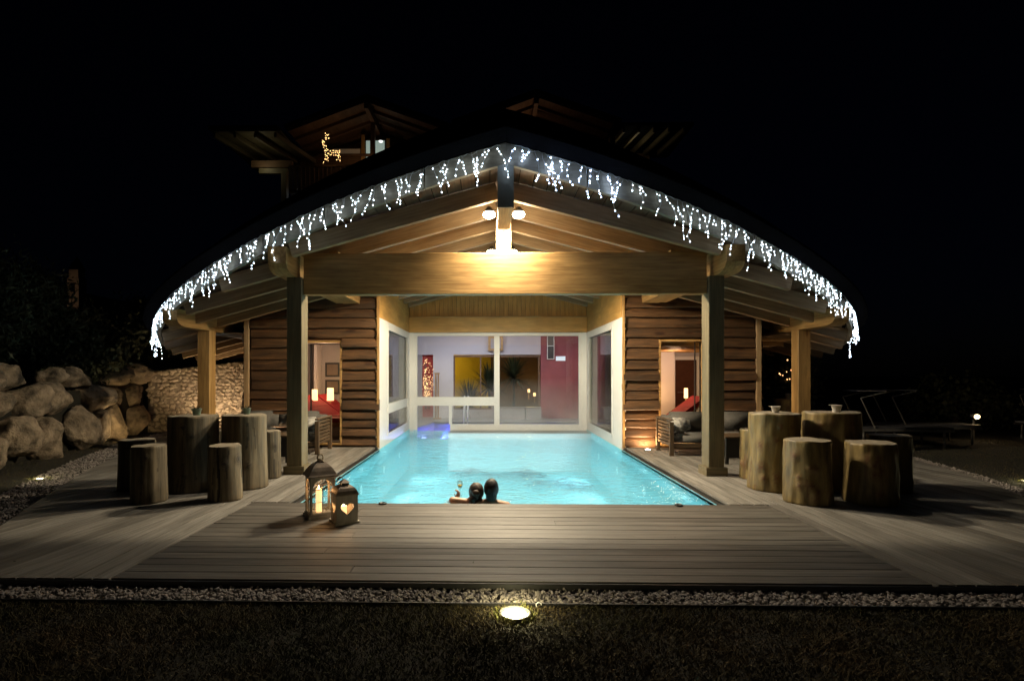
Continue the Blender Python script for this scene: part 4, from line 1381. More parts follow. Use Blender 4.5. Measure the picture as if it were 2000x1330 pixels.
def bucket(x, y, z, r, h, mat, label, handle=True, plant=True, seed=1):
    rg = random.Random(seed)
    t = empty('small_bucket', (x, y, z), 0, label, 'bucket', 'small buckets on the log tables')
    MB().lathe([(r * .7, 0), (r * .72, .005), (r, h * .93), (r * 1.08, h * .95), (r * 1.08, h), (r * .92, h), (r * .9, h * .8)], 20, (x, y, z)).build('pail', mat, t)
    if handle:
        MB().tube([(x + r * math.cos(a) * 1.05, y - .01 - math.sin(a) * .02, z + h * .95 - .75 * r * math.sin(a) * (-1 if False else .6)) for a in [PI * k / 10 for k in range(11)]], .003, 5).build('handle', mat, t)
        MB().tube([(x - r * 1.1, y, z + h * .93), (x - r * 1.6, y, z + h * 1.0)], .004, 5).build('lug', mat, t)
    if plant:
        m = MB()
        for i in range(16):
            a = rg.uniform(0, 2 * PI); d = Vector((math.cos(a), math.sin(a), rg.uniform(.3, 1.0))); p = Vector((x, y, z + h * .8)); q = p + d * r * rg.uniform(.7, 1.2)
            s = d.cross(Vector((0, 0, 1))).normalized() * .008
            m.add([p - s * .4, p + s * .4, (p + q) / 2 + s, q, (p + q) / 2 - s], [(0, 1, 2, 3, 4)])
        m.build('sprigs', M_LEAF, t, kind='stuff')
bucket(-3.75 - .30, 7.02, .962, .060, .085, M_BUCKETG, 'dark green bucket with sprigs on the outer grey log table', seed=1)
bucket(-3.47, 7.2, .962, .052, .080, M_BUCKETG, 'pale green bucket with sprigs on the inner grey log table', seed=2)
bucket(3.56, 7.2, .992, .055, .085, M_BUCKETW, 'small white bucket on the knotty inner yellow log table', True, False, 3)
bucket(4.32, 7.15, 1.002, .060, .095, M_BUCKETW, 'white bucket with tilted handle on the outer right log table', True, False, 4)
bucket(6.50, 12.3, .942, .07, .12, M_BUCKETW, 'white bucket on the far orange-lit log table', False, False, 5)

# ------------------------------------------------------------------ lanterns on the deck
def lantern_big(x, y, rz):
    t = empty('arched_lantern', (x, y, 0), rz, 'tall brown lantern with arched glass, pillar candle and rope knot', 'lantern')
    Mx = W[t]
    w = .125
    def add(m, name, mat, par=None): return m.build(name, mat, par or t, Mx)
    add(MB().prism([(-.150, -.150), (.150, -.150), (.150, .150), (-.150, .150)], 0, .028).prism([(-.138, -.138), (.138, -.138), (.138, .138), (-.138, .138)], .028, .045), 'base', M_LANTW)
    z0, z1 = .045, .43
    zs = .30                                   # spring of the arch
    for q in range(4):
        Mq = Mx @ Matrix.Rotation(q * PI / 2, 4, 'Z')
        f = MB()
        f.box(-w, -w + .018, -w - .004, -w + .012, z0, z1)
        f.box(w - .018, w, -w - .004, -w + .012, z0, z1)
        f.box(-w + .018, w - .018, -w - .003, -w + .011, z0, z0 + .012)
        # spandrel with the arch cut out
        ra = w - .020
        na = 14
        pr = []
        for i in range(na + 1):
            a = PI - PI * i / na
            pr.append((ra * math.cos(a), zs + ra * math.sin(a)))
        for i in range(na):
            (xa, za), (xb, zb) = pr[i], pr[i + 1]
            f.add([(xa, -w - .003, za), (xb, -w - .003, zb), (xb, -w - .003, z1), (xa, -w - .003, z1), (xa, -w + .010, za), (xb, -w + .010, zb), (xb, -w + .010, z1), (xa, -w + .010, z1)],
                  [(0, 1, 2, 3), (7, 6, 5, 4), (0, 4, 5, 1)])
        fr = f.build('side_frame', M_LANTW, t, Mq)
        b = MB()
        b.tube([(0, -w + .002, z0 + .01), (0, -w + .002, zs + ra)], .0035, 5)
        b.tube([(-ra, -w + .002, zs), (ra, -w + .002, zs)], .0035, 5)
        b.tube([(-ra, -w + .002, .17), (ra, -w + .002, .17)], .003, 5)
        for a in (PI / 4, 3 * PI / 4):
            b.tube([(0, -w + .002, zs), (ra * math.cos(a), -w + .002, zs + ra * math.sin(a))], .003, 5)
        b.build('glazing_bars', M_LANTM, fr, Mq)
        MB().box(-w + .018, w - .018, -w + .004, -w + .006, z0 + .012, z1 - .02).build('pane', M_LANTGLASS, fr, Mq)
    # roof: curved hipped dome, four sides
    prof = [(.152, .430), (.152, .440), (.140, .455), (.120, .490), (.095, .525), (.065, .555), (.035, .575), (.012, .585)]
    vs = []
    for r, z in prof: vs += [(-r, -r, z), (r, -r, z), (r, r, z), (-r, r, z)]
    fs = [(i * 4 + k, i * 4 + (k + 1) % 4, (i + 1) * 4 + (k + 1) % 4, (i + 1) * 4 + k) for i in range(len(prof) - 1) for k in range(4)] + [(3, 2, 1, 0), tuple(range(len(vs) - 4, len(vs)))]
    add(MB().add(vs, fs), 'roof', M_LANTM)
    rp = []
    for k in range(22):
        a = 2 * PI * k / 21
        rp.append((.030 * math.cos(a), .006 * math.sin(2 * a), .618 + .034 * math.sin(a)))
    r_ = MB().tube(rp, .008, 8)
    r_.tube([(-.02, -.01, .60), (0, -.03, .598), (.025, -.035, .575), (.04, -.05, .545), (.035, -.075, .505)], [.009, .009, .009, .008, .007], 8)
    r_.tube([(.02, 0, .60), (-.01, -.025, .605), (-.03, -.01, .59), (-.03, .02, .575), (-.045, -.02, .56)], .008, 8)
    add(r_, 'rope', M_ROPE)
    return t
def candle(parent, Mx, r, h, z, dx=0, dy=0, label=None, power=5):
    c = empty('pillar_candle', (Mx @ Vector((dx, dy, z))), 0, label, 'candle', 'candles in the lanterns')
    prof = [(r, 0), (r, h * .5), (r * .99, h), (r * .8, h - .004), (r * .3, h - .014)]
    MB().lathe(prof, 24, (dx, dy, z)).build('wax', M_WAX, c, Mx)
    MB().tube([(dx, dy, z + h - .015), (dx + .001, dy, z + h + .006)], .0015, 5).build('wick', M_BLACK, c, Mx)
    MB().lathe([(.001, h + .002), (.006, h + .010), (.0065, h + .018), (.003, h + .032), (.0005, h + .042)], 12, (dx, dy, z)).build('flame', M_FLAME, c, Mx)
    light('candle_light', 'POINT', Mx @ Vector((dx, dy, z + h + .03)), power, (1, .50, .18), c, .012)
lb_ = lantern_big(-2.0, 5.70, D(30))
candle(lb_, W[lb_], .031, .24, .046, -.015, .0, 'tall glowing pillar candle inside the arched lantern', 2.6)
# a little wreath next to the candle
wr = MB(); rg = random.Random(6)
Mx = W[lb_]
for i in range(70):
    a = rg.uniform(0, 2 * PI); p = Vector((.065 + .028 * math.cos(a), -.06 + .028 * math.sin(a), .060 + rg.uniform(0, .03))); d = Vector((rg.uniform(-1, 1), rg.uniform(-1, 1), rg.uniform(-.3, 1))) * .016
    s = d.cross(Vector((.2, .1, 1))).normalized() * .005
    wr.add([p - s, p + s, p + d + s * .5, p + d - s * .5], [(0, 1, 2, 3)])
o = wr.build('twig_wreath', M_ROPE, None, Mx); tag(o, 'tiny twig wreath lying inside the arched lantern by the candle', 'wreath')

def lantern_small(x, y, rz):
    t = empty('heart_lantern', (x, y, 0), rz, 'small grey lantern with heart-shaped openings and metal chimney roof', 'lantern')
    Mx = W[t]; w = .108
    def add(m, name, mat): return m.build(name, mat, t, Mx)
    add(MB().prism([(-.122, -.122), (.122, -.122), (.122, .122), (-.122, .122)], 0, .022), 'base', M_LANTW)
    z0, z1 = .022, .285
    def heart(n=28):
        P = []
        for i in range(n):
            u = 2 * PI * i / n
            hx = 16 * math.sin(u) ** 3; hz = 13 * math.cos(u) - 5 * math.cos(2 * u) - 2 * math.cos(3 * u) - math.cos(4 * u)
            P.append((hx / 16 * .066, .158 + hz / 17 * .068))
        return P
    H = heart()
    n = len(H)
    outer = []
    for hx, hz in H:        # project each heart point to the panel rectangle
        dx, dz = hx, hz - .155
        c_ = []
        if abs(dx) > 1e-6: c_.append((w if dx > 0 else -w) / dx)
        if abs(dz) > 1e-6: c_.append(((z1 - .155) if dz > 0 else (z0 - .155)) / dz)
        k = min(q for q in c_ if q > 0)
        outer.append((dx * k, .155 + dz * k))
    for q in range(4):
        Mq = Mx @ Matrix.Rotation(q * PI / 2, 4, 'Z')
        vs = [(hx, -w, hz) for hx, hz in H] + [(ox, -w, oz) for ox, oz in outer] + [(hx, -w + .012, hz) for hx, hz in H]
        fs = [(i, (i + 1) % n, n + (i + 1) % n, n + i) for i in range(n)] + [(i, 2 * n + i, 2 * n + (i + 1) % n, (i + 1) % n) for i in range(n)]
        cs = [(-w, -w, z0), (w, -w, z0), (w, -w, z1), (-w, -w, z1)]
        # corner fillers
        for cx_, cz_ in ((-w, z0), (w, z0), (w, z1), (-w, z1)):
            best = sorted(range(n), key=lambda i: (outer[i][0] - cx_) ** 2 + (outer[i][1] - cz_) ** 2)[:1][0]
            for i in range(n):
                j = (i + 1) % n
                a, b = outer[i], outer[j]
                on = lambda p: abs(abs(p[0]) - w) < 1e-5
                if on(a) != on(b) and abs((a[0] + b[0]) / 2 - cx_) < w and abs((a[1] + b[1]) / 2 - cz_) < .14:
                    vs.append((cx_, -w, cz_)); fs.append((n + i, n + j, len(vs) - 1))
        MB().add(vs, fs).build('heart_panel', M_LANTW, t, Mq)
    add(MB().prism([(-.118, -.118), (.118, -.118), (.118, .118), (-.118, .118)], .2855, .295), 'eave_plate', M_LANTM)
    prof = [(.112, .295), (.110, .305), (.100, .330), (.083, .355), (.060, .372), (.048, .378)]
    vs = []
    for r, z in prof: vs += [(-r, -r, z), (r, -r, z), (r, r, z), (-r, r, z)]
    fs = [(i * 4 + k, i * 4 + (k + 1) % 4, (i + 1) * 4 + (k + 1) % 4, (i + 1) * 4 + k) for i in range(len(prof) - 1) for k in range(4)] + [(3, 2, 1, 0), tuple(range(len(vs) - 4, len(vs)))]
    add(MB().add(vs, fs), 'roof', M_LANTM)
    add(MB().box(-.036, .036, -.036, .036, .3785, .40), 'chimney_neck', M_BLACK)
    vs = [(-.05, -.05, .401), (.05, -.05, .401), (.05, .05, .401), (-.05, .05, .401), (0, 0, .44)]
    add(MB().add(vs, [(3, 2, 1, 0), (0, 1, 4), (1, 2, 4), (2, 3, 4), (3, 0, 4)]), 'chimney_cap', M_LANTM)
    add(MB().tube([(-.075 + .0 * k, .004 * math.sin(k), .375) if False else (.03 * math.cos(a) - .045, 0, .425 + .035 * math.sin(a)) for k, a in enumerate([2 * PI * i / 18 for i in range(19)])], .0035, 6), 'ring_handle', M_LANTM)
    return t
ls_ = lantern_small(-1.68, 5.47, D(31))
candle(ls_, W[ls_], .033, .14, .023, -.01, .0, 'short glowing pillar candle inside the heart lantern', 1.5)

# black discs on the pool edge, bits of leaf
for x, y, lb in ((-1.44, 6.22, 'black rubber disc on the pool edge beside the lanterns'), (1.95, 6.21, 'black rubber disc on the pool edge to the right of the couple')):
    m = MB().lathe([(.045, .002), (.048, .006), (.045, .016), (.03, .019), (.028, .014)], 20, (x, y, 0))
    m.build('rubber_disc', M_BLACK, label=lb, cat='disc', group='rubber discs')
for i, (x, y) in enumerate(((-.33, 4.3), (-4.0, 4.25), (1.5, 5.0), (-3.3, 5.2), (3.9, 4.9))):
    m = MB().add([(0, -.018, .003), (.006, 0, .006), (0, .02, .009), (-.006, 0, .002)], [(0, 1, 2, 3)])
    m.build('fallen_leaf', M_LEAF, None, Matrix.Translation((x, y, 0)) @ Matrix.Rotation(i * 1.3, 4, 'Z'),
            label=['tiny dark leaf on the central deck near its front edge', 'tiny dark leaf on the far left deck boards', 'tiny dark leaf on the central deck right of the middle', 'tiny dark leaf on the left fanned boards behind the lanterns', 'tiny dark leaf on the right fanned boards'][i], cat='leaf', group='fallen leaves on the deck')

# ------------------------------------------------------------------ lawn lights
def lawn_light(x, y, r, pw, label, seed):
    t = empty('lawn_light', (x, y, ZL), 0, label, 'lawn light', 'recessed lawn lights')
    MB().lathe([(r + .012, -.03), (r + .012, .022), (r, .026), (r - .003, .012)], 28, (x, y, ZL)).build('housing', M_ZINC, t)
    MB().lathe([(r - .004, .010), (r * .6, .018), (r * .2, .020)], 28, (x, y, ZL)).build('lens', emit('lawn_lens', (1, .93, .66), 22), t)
    light('lamp', 'POINT', (x, y, ZL + .085), pw, (1, .86, .45), t, .03)
    rg = random.Random(seed)
    p = []; h = []
    for i in range(260):
        a = rg.uniform(0, 2 * PI); q = r + .012 + abs(rg.gauss(0, .03))
        if rg.random() < .5 and math.sin(a) > 0: continue
        p.append((x + q * math.cos(a), y + q * math.sin(a), ZL)); h.append(rg.uniform(.02, .055))
    me = blades(p, h, 'grass_tuft', .0025, seed, .45); me.materials.append(plain('lamp_tinted_grass', (.22, .24, .05), (.16, .15, .04), rough=.8))  # brighter than the lawn grass: lamp glow put into the blade colour
    o = bpy.data.objects.new('grass_tuft', me); place(o, None, Matrix())
    tag(o, 'tuft of grass around the ' + label, 'grass', kind='stuff')
lawn_light(-.035, 3.50, .092, 7.0, 'recessed lawn light shining in the front lawn', 1)
lawn_light(-6.85, 7.85, .07, 2.2, 'recessed lawn light at the left beyond the gravel', 2)
lawn_light(7.55, 7.95, .07, 2.6, 'recessed lawn light at the right edge beyond the gravel', 3)
m = MB().tube([(.13 + .018 * math.cos(a), 3.62, ZL + .02 + .018 * math.sin(a)) for a in [k * .5 for k in range(9)]], .003, 6)
m.build('cable_loop', M_WIRE, label='small pale cable loop sticking out of the lawn beside the front light', cat='cable')

# ------------------------------------------------------------------ couple in the pool
def body(name, caps, balls, label, voxel=.008, mat=M_SKIN):
    m = MB()
    for pts, rs in caps:
        # resample for smooth tapering
        P = [Vector(p) for p in pts]
        m.tube(P, rs, 14)
        for p, r in zip(P, rs): m.ball(p, r * .995, 12, 8)
    for c, r in balls: m.ball(c, r, 16, 12)
    me = m.mesh(name, mat)
    o = bpy.data.objects.new('tmp', me); C.objects.link(o)
    rm = o.modifiers.new('r', 'REMESH'); rm.mode = 'VOXEL'; rm.voxel_size = voxel; rm.use_smooth_shade = True
    sm = o.modifiers.new('s', 'SMOOTH'); sm.iterations = 6; sm.factor = .5
    dg = bpy.context.evaluated_depsgraph_get()
    me2 = bpy.data.meshes.new_from_object(o.evaluated_get(dg))
    bpy.data.objects.remove(o)
    for p in me2.polygons: p.use_smooth = True
    if not me2.materials: me2.materials.append(mat)
    o = bpy.data.objects.new(name, me2)
    place(o, None, Matrix())
    tag(o, label, 'person')
    return o
def hand(center, d, side, curl):
    """palm plus five curled fingers; d = pointing direction"""
    caps = []
    d = Vector(d).normalized(); s = Vector(side).normalized(); n = d.cross(s).normalized()
    c = Vector(center)
    caps.append(([c, c + d * .04, c + d * .075], [.026, .030, .026]))
    for i, (o_, L) in enumerate(((-.028, .065), (-.010, .075), (.009, .070), (.027, .056))):
        b = c + d * .075 + s * o_
        e1 = b + (d * math.cos(curl * .5) + n * math.sin(curl * .5)) * L * .45
        e2 = e1 + (d * math.cos(curl) + n * math.sin(curl)) * L * .32
        e3 = e2 + (d * math.cos(curl * 1.5) + n * math.sin(curl * 1.5)) * L * .23
        caps.append(([b, e1, e2, e3], [.0095, .0088, .008, .0072]))
    b = c + d * .02 - s * .026
    e = b + (d * .6 - s * .5 + n * .45).normalized() * .038
    e2 = e + (d * .7 - s * .0 + n * .6).normalized() * .03
    caps.append(([b, e, e2], [.011, .0098, .0085]))
    return caps
# man: back to the wall, head upright leaning slightly left
def person_caps(hx, hy, sx, sy, sz, sep, lean, male):
    caps = []
    ch = Vector((sx, sy, sz))
    k = 1 if male else .88
    caps.append(([(sx + lean, sy + .04, sz - .62), (sx + lean * .8, sy + .05, sz - .45), (sx + lean * .4, sy + .03, sz - .25), (sx, sy + .01, sz - .08)], [.145 * k, .130 * k, .150 * k, .135 * k]))
    caps.append(([(sx - sep * .55, sy + .02, sz - .12), (sx + sep * .55, sy + .02, sz - .12)], [.12 * k, .12 * k]))
    # legs
    for s in (-1, 1):
        caps.append(([(sx + lean + s * .09, sy + .06, sz - .66), (sx + lean + s * .12, sy + .42, sz - .84), (sx + lean + s * .12, sy + .50, sz - 1.16)], [.092 * k, .066 * k, .045 * k]))
        caps.append(([(sx + lean + s * .12, sy + .50, sz - 1.16), (sx + lean + s * .13, sy + .66, sz - 1.185)], [.040, .026]))
    return caps
MX, MY = -.185, 6.52
caps = person_caps(MX, MY, MX, MY, -.075, .20, 0, True)
balls = [((MX - .0, MY + .01, .115), (.078, .098, .110)), ((MX - .004, MY + .045, .065), (.062, .070, .075)), ((MX - .004, MY + .118, .085), (.012, .018, .016)),
         ((MX - .080, MY + .02, .09), (.010, .018, .030)), ((MX + .078, MY + .02, .09), (.010, .018, .030))]
caps.append(([(MX, MY - .005, -.10), (MX, MY, -.02), (MX, MY + .01, .05)], [.078, .060, .056]))
caps.append(([(MX - .02, MY, -.06), (MX + .10, MY, -.075), (MX + .185, MY, -.095)], [.062, .058, .060]))
caps.append(([(MX + .185, MY, -.095), (MX + .235, MY + .10, -.33), (MX + .10, MY + .26, -.42)], [.058, .045, .032]))
caps += hand((MX + .08, MY + .27, -.42), (-1, .2, 0), (0, 0, 1), .6)
# his left arm reaches behind her neck
caps.append(([(MX - .02, MY, -.06), (MX - .12, MY - .01, -.055), (MX - .18, MY - .01, -.075)], [.060, .056, .056]))
caps.append(([(MX - .18, MY - .01, -.075), (MX - .33, MY - .12, -.10), (MX - .50, MY - .03, -.085)], [.050, .042, .030]))
caps += hand((MX - .51, MY - .03, -.085), (-1, .35, -.15), (0, .3, -1), .5)
man = body('person', caps, balls, 'dark-haired man in the pool seen from behind, leaning his head to the woman')
def hair(parent, mat, centre, rad, cut, seed, extra=None):
    """cap of hair: only the part of an ellipsoid behind and above the face"""
    bm = bmesh.new()
    bmesh.ops.create_icosphere(bm, subdivisions=5, radius=1)
    c = Vector(centre)
    dele = []
    for v in bm.verts:
        q = v.co.copy()
        k = 1 + .035 * noise.noise(q * 3 + Vector((seed, 0, 0))) + .05 * noise.noise(Vector((q.x * 14, q.y * 14, q.z * 2.5)))
        v.co = Vector((q.x * rad[0] * k, q.y * rad[1] * k, q.z * rad[2] * k)) + c
        if cut(q): dele.append(v)
    bmesh.ops.delete(bm, geom=dele, context='VERTS')
    for f in bm.faces: f.smooth = True
    me = bpy.data.meshes.new('hair'); bm.to_mesh(me); bm.free(); me.materials.append(mat)
    o = bpy.data.objects.new('hair', me); place(o, parent, Matrix())
    return o
hair(man, M_HAIR, (MX, MY + .005, .122), (.088, .108, .118), lambda q: (q.y > .45 and q.z < .45) or q.z < -.78, 1)
hair(man, M_HAIR, (MX, MY - .028, .045), (.066, .060, .085), lambda q: q.y > .5 or q.z < -.8, 2)
# woman: head tilted onto his, gathered hair
WX, WY = -.50, 6.56
caps = person_caps(WX, WY, WX, WY, -.085, .15, .02, False)
HX = -.375
balls = [((HX, WY + .0, .070), (.072, .090, .100)), ((HX + .01, WY + .04, .03), (.055, .064, .068)), ((HX + .02, WY + .105, .045), (.010, .016, .014)),
         ((HX - .072, WY + .02, .045), (.009, .016, .026))]
caps.append(([(WX + .03, WY - .01, -.10), (WX + .055, WY - .005, -.04), (HX, WY + .0, .02)], [.062, .048, .046]))
caps.append(([(WX + .02, WY, -.06), (WX - .08, WY, -.045), (WX - .155, WY, -.04)], [.050, .050, .052]))
caps.append(([(WX - .155, WY, -.04), (WX - .21, WY + .13, -.15), (WX - .13, WY + .30, -.09)], [.048, .038, .026]))
caps += hand((WX - .125, WY + .295, -.088), (.28, .25, .8), (.2, 1, 0), 1.2)
caps.append(([(WX + .10, WY, -.07), (WX + .19, WY + .02, -.16), (WX + .22, WY + .20, -.32)], [.052, .042, .028]))
caps += hand((WX + .22, WY + .21, -.33), (-.3, 1, -.2), (1, 0, 0), .5)
woman = body('person', caps, balls, 'woman in the pool seen from behind with gathered brown hair, raising a wine glass')
M_HAIR2 = wood('brown_hair', (.016, .008, .004), (.070, .034, .014), axis=2, stretch=26, rough=.6, var=0, bmp=.7)
hair(woman, M_HAIR2, (HX + .008, WY - .002, .076), (.092, .104, .110), lambda q: (q.y > .5 and q.z < .4) or q.z < -.85, 3)
bun = MB().ball((HX + .005, WY - .105, .075), (.045, .038, .045), 20, 14)
bun.build('hair_bun', M_HAIR2, woman)
pt = MB().tube([(HX - .015, WY - .085, .03), (HX - .045, WY - .10, -.02), (HX - .05, WY - .115, -.055), (HX - .02, WY - .16, -.062)], [.042, .036, .024, .008], 12)
pt.tube([(HX - .03, WY - .09, .0), (HX - .065, WY - .10, -.035), (HX - .06, WY - .11, -.07)], [.03, .024, .010], 10)
pt.build('loose_hair', M_HAIR2, woman)
# wine glass
gx, gy_, gz = WX - .085, WY + .325, -.02
t = empty('wine_glass', (gx, gy_, gz), 0, 'small wine glass with golden wine held up by the woman', 'glass')
MB().lathe([(.030, -.03), (.028, -.027), (.004, -.022), (.0035, .055), (.018, .068), (.033, .095), (.036, .12), (.030, .165), (.0295, .165), (.034, .12), (.031, .096), (.012, .072)], 24, (gx, gy_, gz)).build('bowl_and_stem', M_LANTGLASS, t)
mw, nt, b = newmat('golden_wine'); b.inputs['Base Color'].default_value = (.75, .50, .08, 1); b.inputs['Roughness'].default_value = .1
MB().lathe([(.010, .074), (.029, .096), (.032, .112), (.001, .113)], 24, (gx, gy_, gz)).build('wine', mw, t)

# ------------------------------------------------------------------ boulder retaining wall
def boulder_mesh(seed, size):
    bm = bmesh.new()
    bmesh.ops.create_icosphere(bm, subdivisions=4, radius=1)
    rg = random.Random(seed)
    pl = [(Vector((rg.gauss(0, 1), rg.gauss(0, 1), rg.gauss(0, 1))).normalized(), rg.uniform(.62, .9)) for _ in range(11)]
    for v in bm.verts:
        q = v.co.copy()
        for n_, d_ in pl:
            e = q.dot(n_) - d_
            if e > 0: q -= n_ * e * .85
        o3 = Vector((seed * 3.1, 0, 0))
        q *= 1 + .16 * noise.noise(q * 1.5 + o3) + .10 * noise.noise(q * 3.5 + o3) + .05 * noise.noise(q * 8 + o3) + .02 * noise.noise(q * 18 + o3)
        v.co = Vector((q.x * size[0], q.y * size[1], q.z * size[2]))
    for f in bm.faces: f.smooth = True
    me = bpy.data.meshes.new('boulder'); bm.to_mesh(me); bm.free(); me.materials.append(M_BOULDER)
    return me
bwall = empty('boulder_wall', (-8.4, 10.5, ZL), 0, 'dry wall of large limestone boulders along the left side of the lawn', 'retaining wall')
WP = [(-7.6, 6.9), (-8.1, 8.6), (-8.6, 10.4), (-8.95, 12.2), (-9.25, 13.9)]
def wp(s):
    s = max(0, min(.9999, s)) * (len(WP) - 1); i = int(s); f = s - i
    return WP[i][0] + (WP[i + 1][0] - WP[i][0]) * f, WP[i][1] + (WP[i + 1][1] - WP[i][1]) * f
rg = random.Random(21)
rows = [(.40, .44, .50, 8), (1.05, .36, .40, 10), (1.50, .25, .42, 9)]
for r, (zc, hz, rx, n_) in enumerate(rows):
    for i in range(n_):
        x, y = wp((i + .5 + rg.uniform(-.15, .15)) / n_)
        k = rg.uniform(.68, 1.15)
        if (r == 2 and i in (3, 6)) or (r == 1 and i == 5): continue
        me = boulder_mesh(100 * r + i, (.42 * k, .385 * 7.3 / n_ * rg.uniform(1.0, 1.42) * k, hz * rg.uniform(.75, 1.15)))
        o = bpy.data.objects.new('boulder', me)
        place(o, bwall, Matrix.Translation((x - .10 * r + rg.uniform(-.22, .14), y + rg.uniform(-.12, .12), ZL + zc + rg.uniform(-.06, .06))) @ Euler((rg.uniform(-.5, .5), rg.uniform(-.3, .3), rg.uniform(-.4, .4) + .26)).to_matrix().to_4x4())
MB().prism([(-7.95, 6.6), (-8.75, 10.5), (-9.5, 14.3), (-14, 14.3), (-14, 6.6)], ZL, 1.15).build('raised_bank', M_SOIL, kind='structure')
MB().prism([(-9.6, 15.4), (-6.5, 16.2), (-6.5, 22), (-14, 22), (-14, 14.31), (-9.4, 14.31)], ZL, 1.35).build('raised_bank', M_SOIL, kind='structure')

# tan stone wall behind the left posts
sw = empty('stone_wall', (-8.2, 14.9, ZL), 0, 'rough tan stone wall lit from below behind the left outer post', 'stone wall')
A = Vector((-9.35, 14.25, 0)); B = Vector((-6.45, 15.6, 0)); d = (B - A); L = d.length; d.normalize(); nrm = Vector((d.y, -d.x, 0))
Mw = Matrix((d, -nrm, Vector((0, 0, 1)))).transposed().to_4x4(); Mw.translation = A + Vector((0, 0, ZL))
MB().add([(0, .03, 0), (L, .03, 0), (L, .4, 0), (0, .4, 0), (0, .03, 1.62), (L, .03, 2.02), (L, .4, 2.02), (0, .4, 1.62)], [(0, 3, 2, 1), (4, 5, 6, 7), (0, 1, 5, 4), (1, 2, 6, 5), (2, 3, 7, 6), (3, 0, 4, 7)]).build('core', M_MORTAR, sw, Mw)
rg = random.Random(31)
sm = MB()
gx_, gz_ = .135, .095
nz = int(2.1 / gz_)
for r in range(nz):
    for c_ in range(int(L / gx_) + 1):
        cx_ = (c_ + .5 * (r % 2) + rg.uniform(-.32, .32)) * gx_
        cz_ = (r + .5 + rg.uniform(-.3, .3)) * gz_
        ztop = 1.60 + .4 * cx_ / L
        if cz_ > ztop or cx_ < .02 or cx_ > L - .02: continue
        n_ = rg.choice([4, 5, 5, 6]); a0 = rg.uniform(0, 2 * PI)
        rx = gx_ * rg.uniform(.38, .72); rz = gz_ * rg.uniform(.38, .68); rot = rg.uniform(-.6, .6)
        pr = rg.uniform(.02, .055)
        ring = []
        for k in range(n_):
            a = a0 + 2 * PI * (k + rg.uniform(-.25, .25)) / n_
            u, v = rx * math.cos(a), rz * math.sin(a)
            ring.append((u * math.cos(rot) - v * math.sin(rot), u * math.sin(rot) + v * math.cos(rot)))
        vs = [(cx_ + u, .03, cz_ + v) for u, v in ring] + [(cx_ + u * .82, .03 - pr * rg.uniform(.6, 1), cz_ + v * .82) for u, v in ring] + [(cx_, .02 - pr, cz_)]
        fs = [(k, (k + 1) % n_, n_ + (k + 1) % n_, n_ + k) for k in range(n_)] + [(n_ + k, n_ + (k + 1) % n_, 2 * n_) for k in range(n_)]
        sm.add(vs, fs)
sm.build('stones', M_STONE, sw, Mw, kind='stuff')

# ------------------------------------------------------------------ trees and shrubs on the bank
def foliage(centre, rad, n, leaf, seed, needle=False):
    rng = np.random.default_rng(seed)
    nc = 46
    u = rng.normal(0, 1, (nc, 3)); u /= np.linalg.norm(u, axis=1)[:, None]
    cc = u * (rng.uniform(.25, 1.0, (nc, 1)) ** .6) * np.array(rad)
    idx = rng.integers(0, nc, n)
    sz = rng.uniform(.16, .34, nc)[idx][:, None] * np.array(rad).mean()
    g_ = rng.normal(0, .55, (n, 3))
    P = cc[idx] + g_ * sz * 1.3 + np.array(centre)
    d1 = rng.normal(0, 1, (n, 3)); d1[:, 2] += .5; d1 /= np.linalg.norm(d1, axis=1)[:, None]
    d2 = np.cross(d1, rng.normal(0, 1, (n, 3))); d2 /= np.linalg.norm(d2, axis=1)[:, None]
    l = leaf * rng.uniform(.6, 1.3, (n, 1)); w = l * (.12 if needle else .38)
    V = np.stack([P, P + d1 * l * .5 + d2 * w, P + d1 * l, P + d1 * l * .5 - d2 * w], 1).reshape(-1, 3)
    me = bpy.data.meshes.new('crown'); me.from_pydata(V.tolist(), [], np.arange(4 * n).reshape(n, 4).tolist())
    me.materials.append(M_LEAF)
    return me, cc + np.array(centre)
def tree(name, x, y, z, h, rad, label, seed, n=7000, leaf=.11, needle=False):
    t = empty(name, (x, y, z), 0, label, 'tree' if 'tree' in name else 'shrub', 'dark evergreens on the left bank')
    c = (x, y, z + h - rad[2] * .8)
    me, cc = foliage(c, rad, n, leaf, seed, needle)
    o = bpy.data.objects.new('crown', me); place(o, t, Matrix()); tag(o, kind='stuff')
    m = MB().tube([(x, y, z - .2), (x + .05, y, z + h * .4), (x, y, z + h * .85)], [.11, .08, .03], 8)
    for q in cc[:18]:
        q = Vector(q.tolist())
        b = Vector((x, y, z + max(.2, (q.z - z) * .55)))
        m.tube([b, (b + q) / 2 + Vector((0, 0, .08)), q], [.03, .02, .008], 5)
    m.build('trunk', M_BARK, t)
tree('pine_tree', -10.3, 9.6, 1.1, 2.9, (1.2, 1.3, 1.35), 'tallest dark evergreen at the left edge above the boulders', 1, 12000, .16, True)
tree('pine_tree', -10.6, 11.6, 1.1, 2.45, (1.25, 1.2, 1.1), 'bushy dark evergreen second from the left edge', 2, 11000, .16, True)
tree('evergreen_shrub', -10.4, 13.2, 1.1, 1.7, (.9, .9, .75), 'low evergreen shrub in front of the church', 3, 6000, .12)
tree('evergreen_shrub', -10.2, 14.9, 1.3, 2.0, (1.0, 1.0, .9), 'evergreen shrub right of the church spire', 4, 8000, .12)
tree('evergreen_shrub', -9.3, 15.9, 1.3, 1.45, (1.0, .9, .62), 'evergreen shrub above the last boulders beside the stone wall', 5, 8000, .11)
tree('evergreen_shrub', -7.7, 16.6, 1.3, 1.15, (1.1, .7, .42), 'low dark shrub growing over the tan stone wall', 6, 7000, .10)
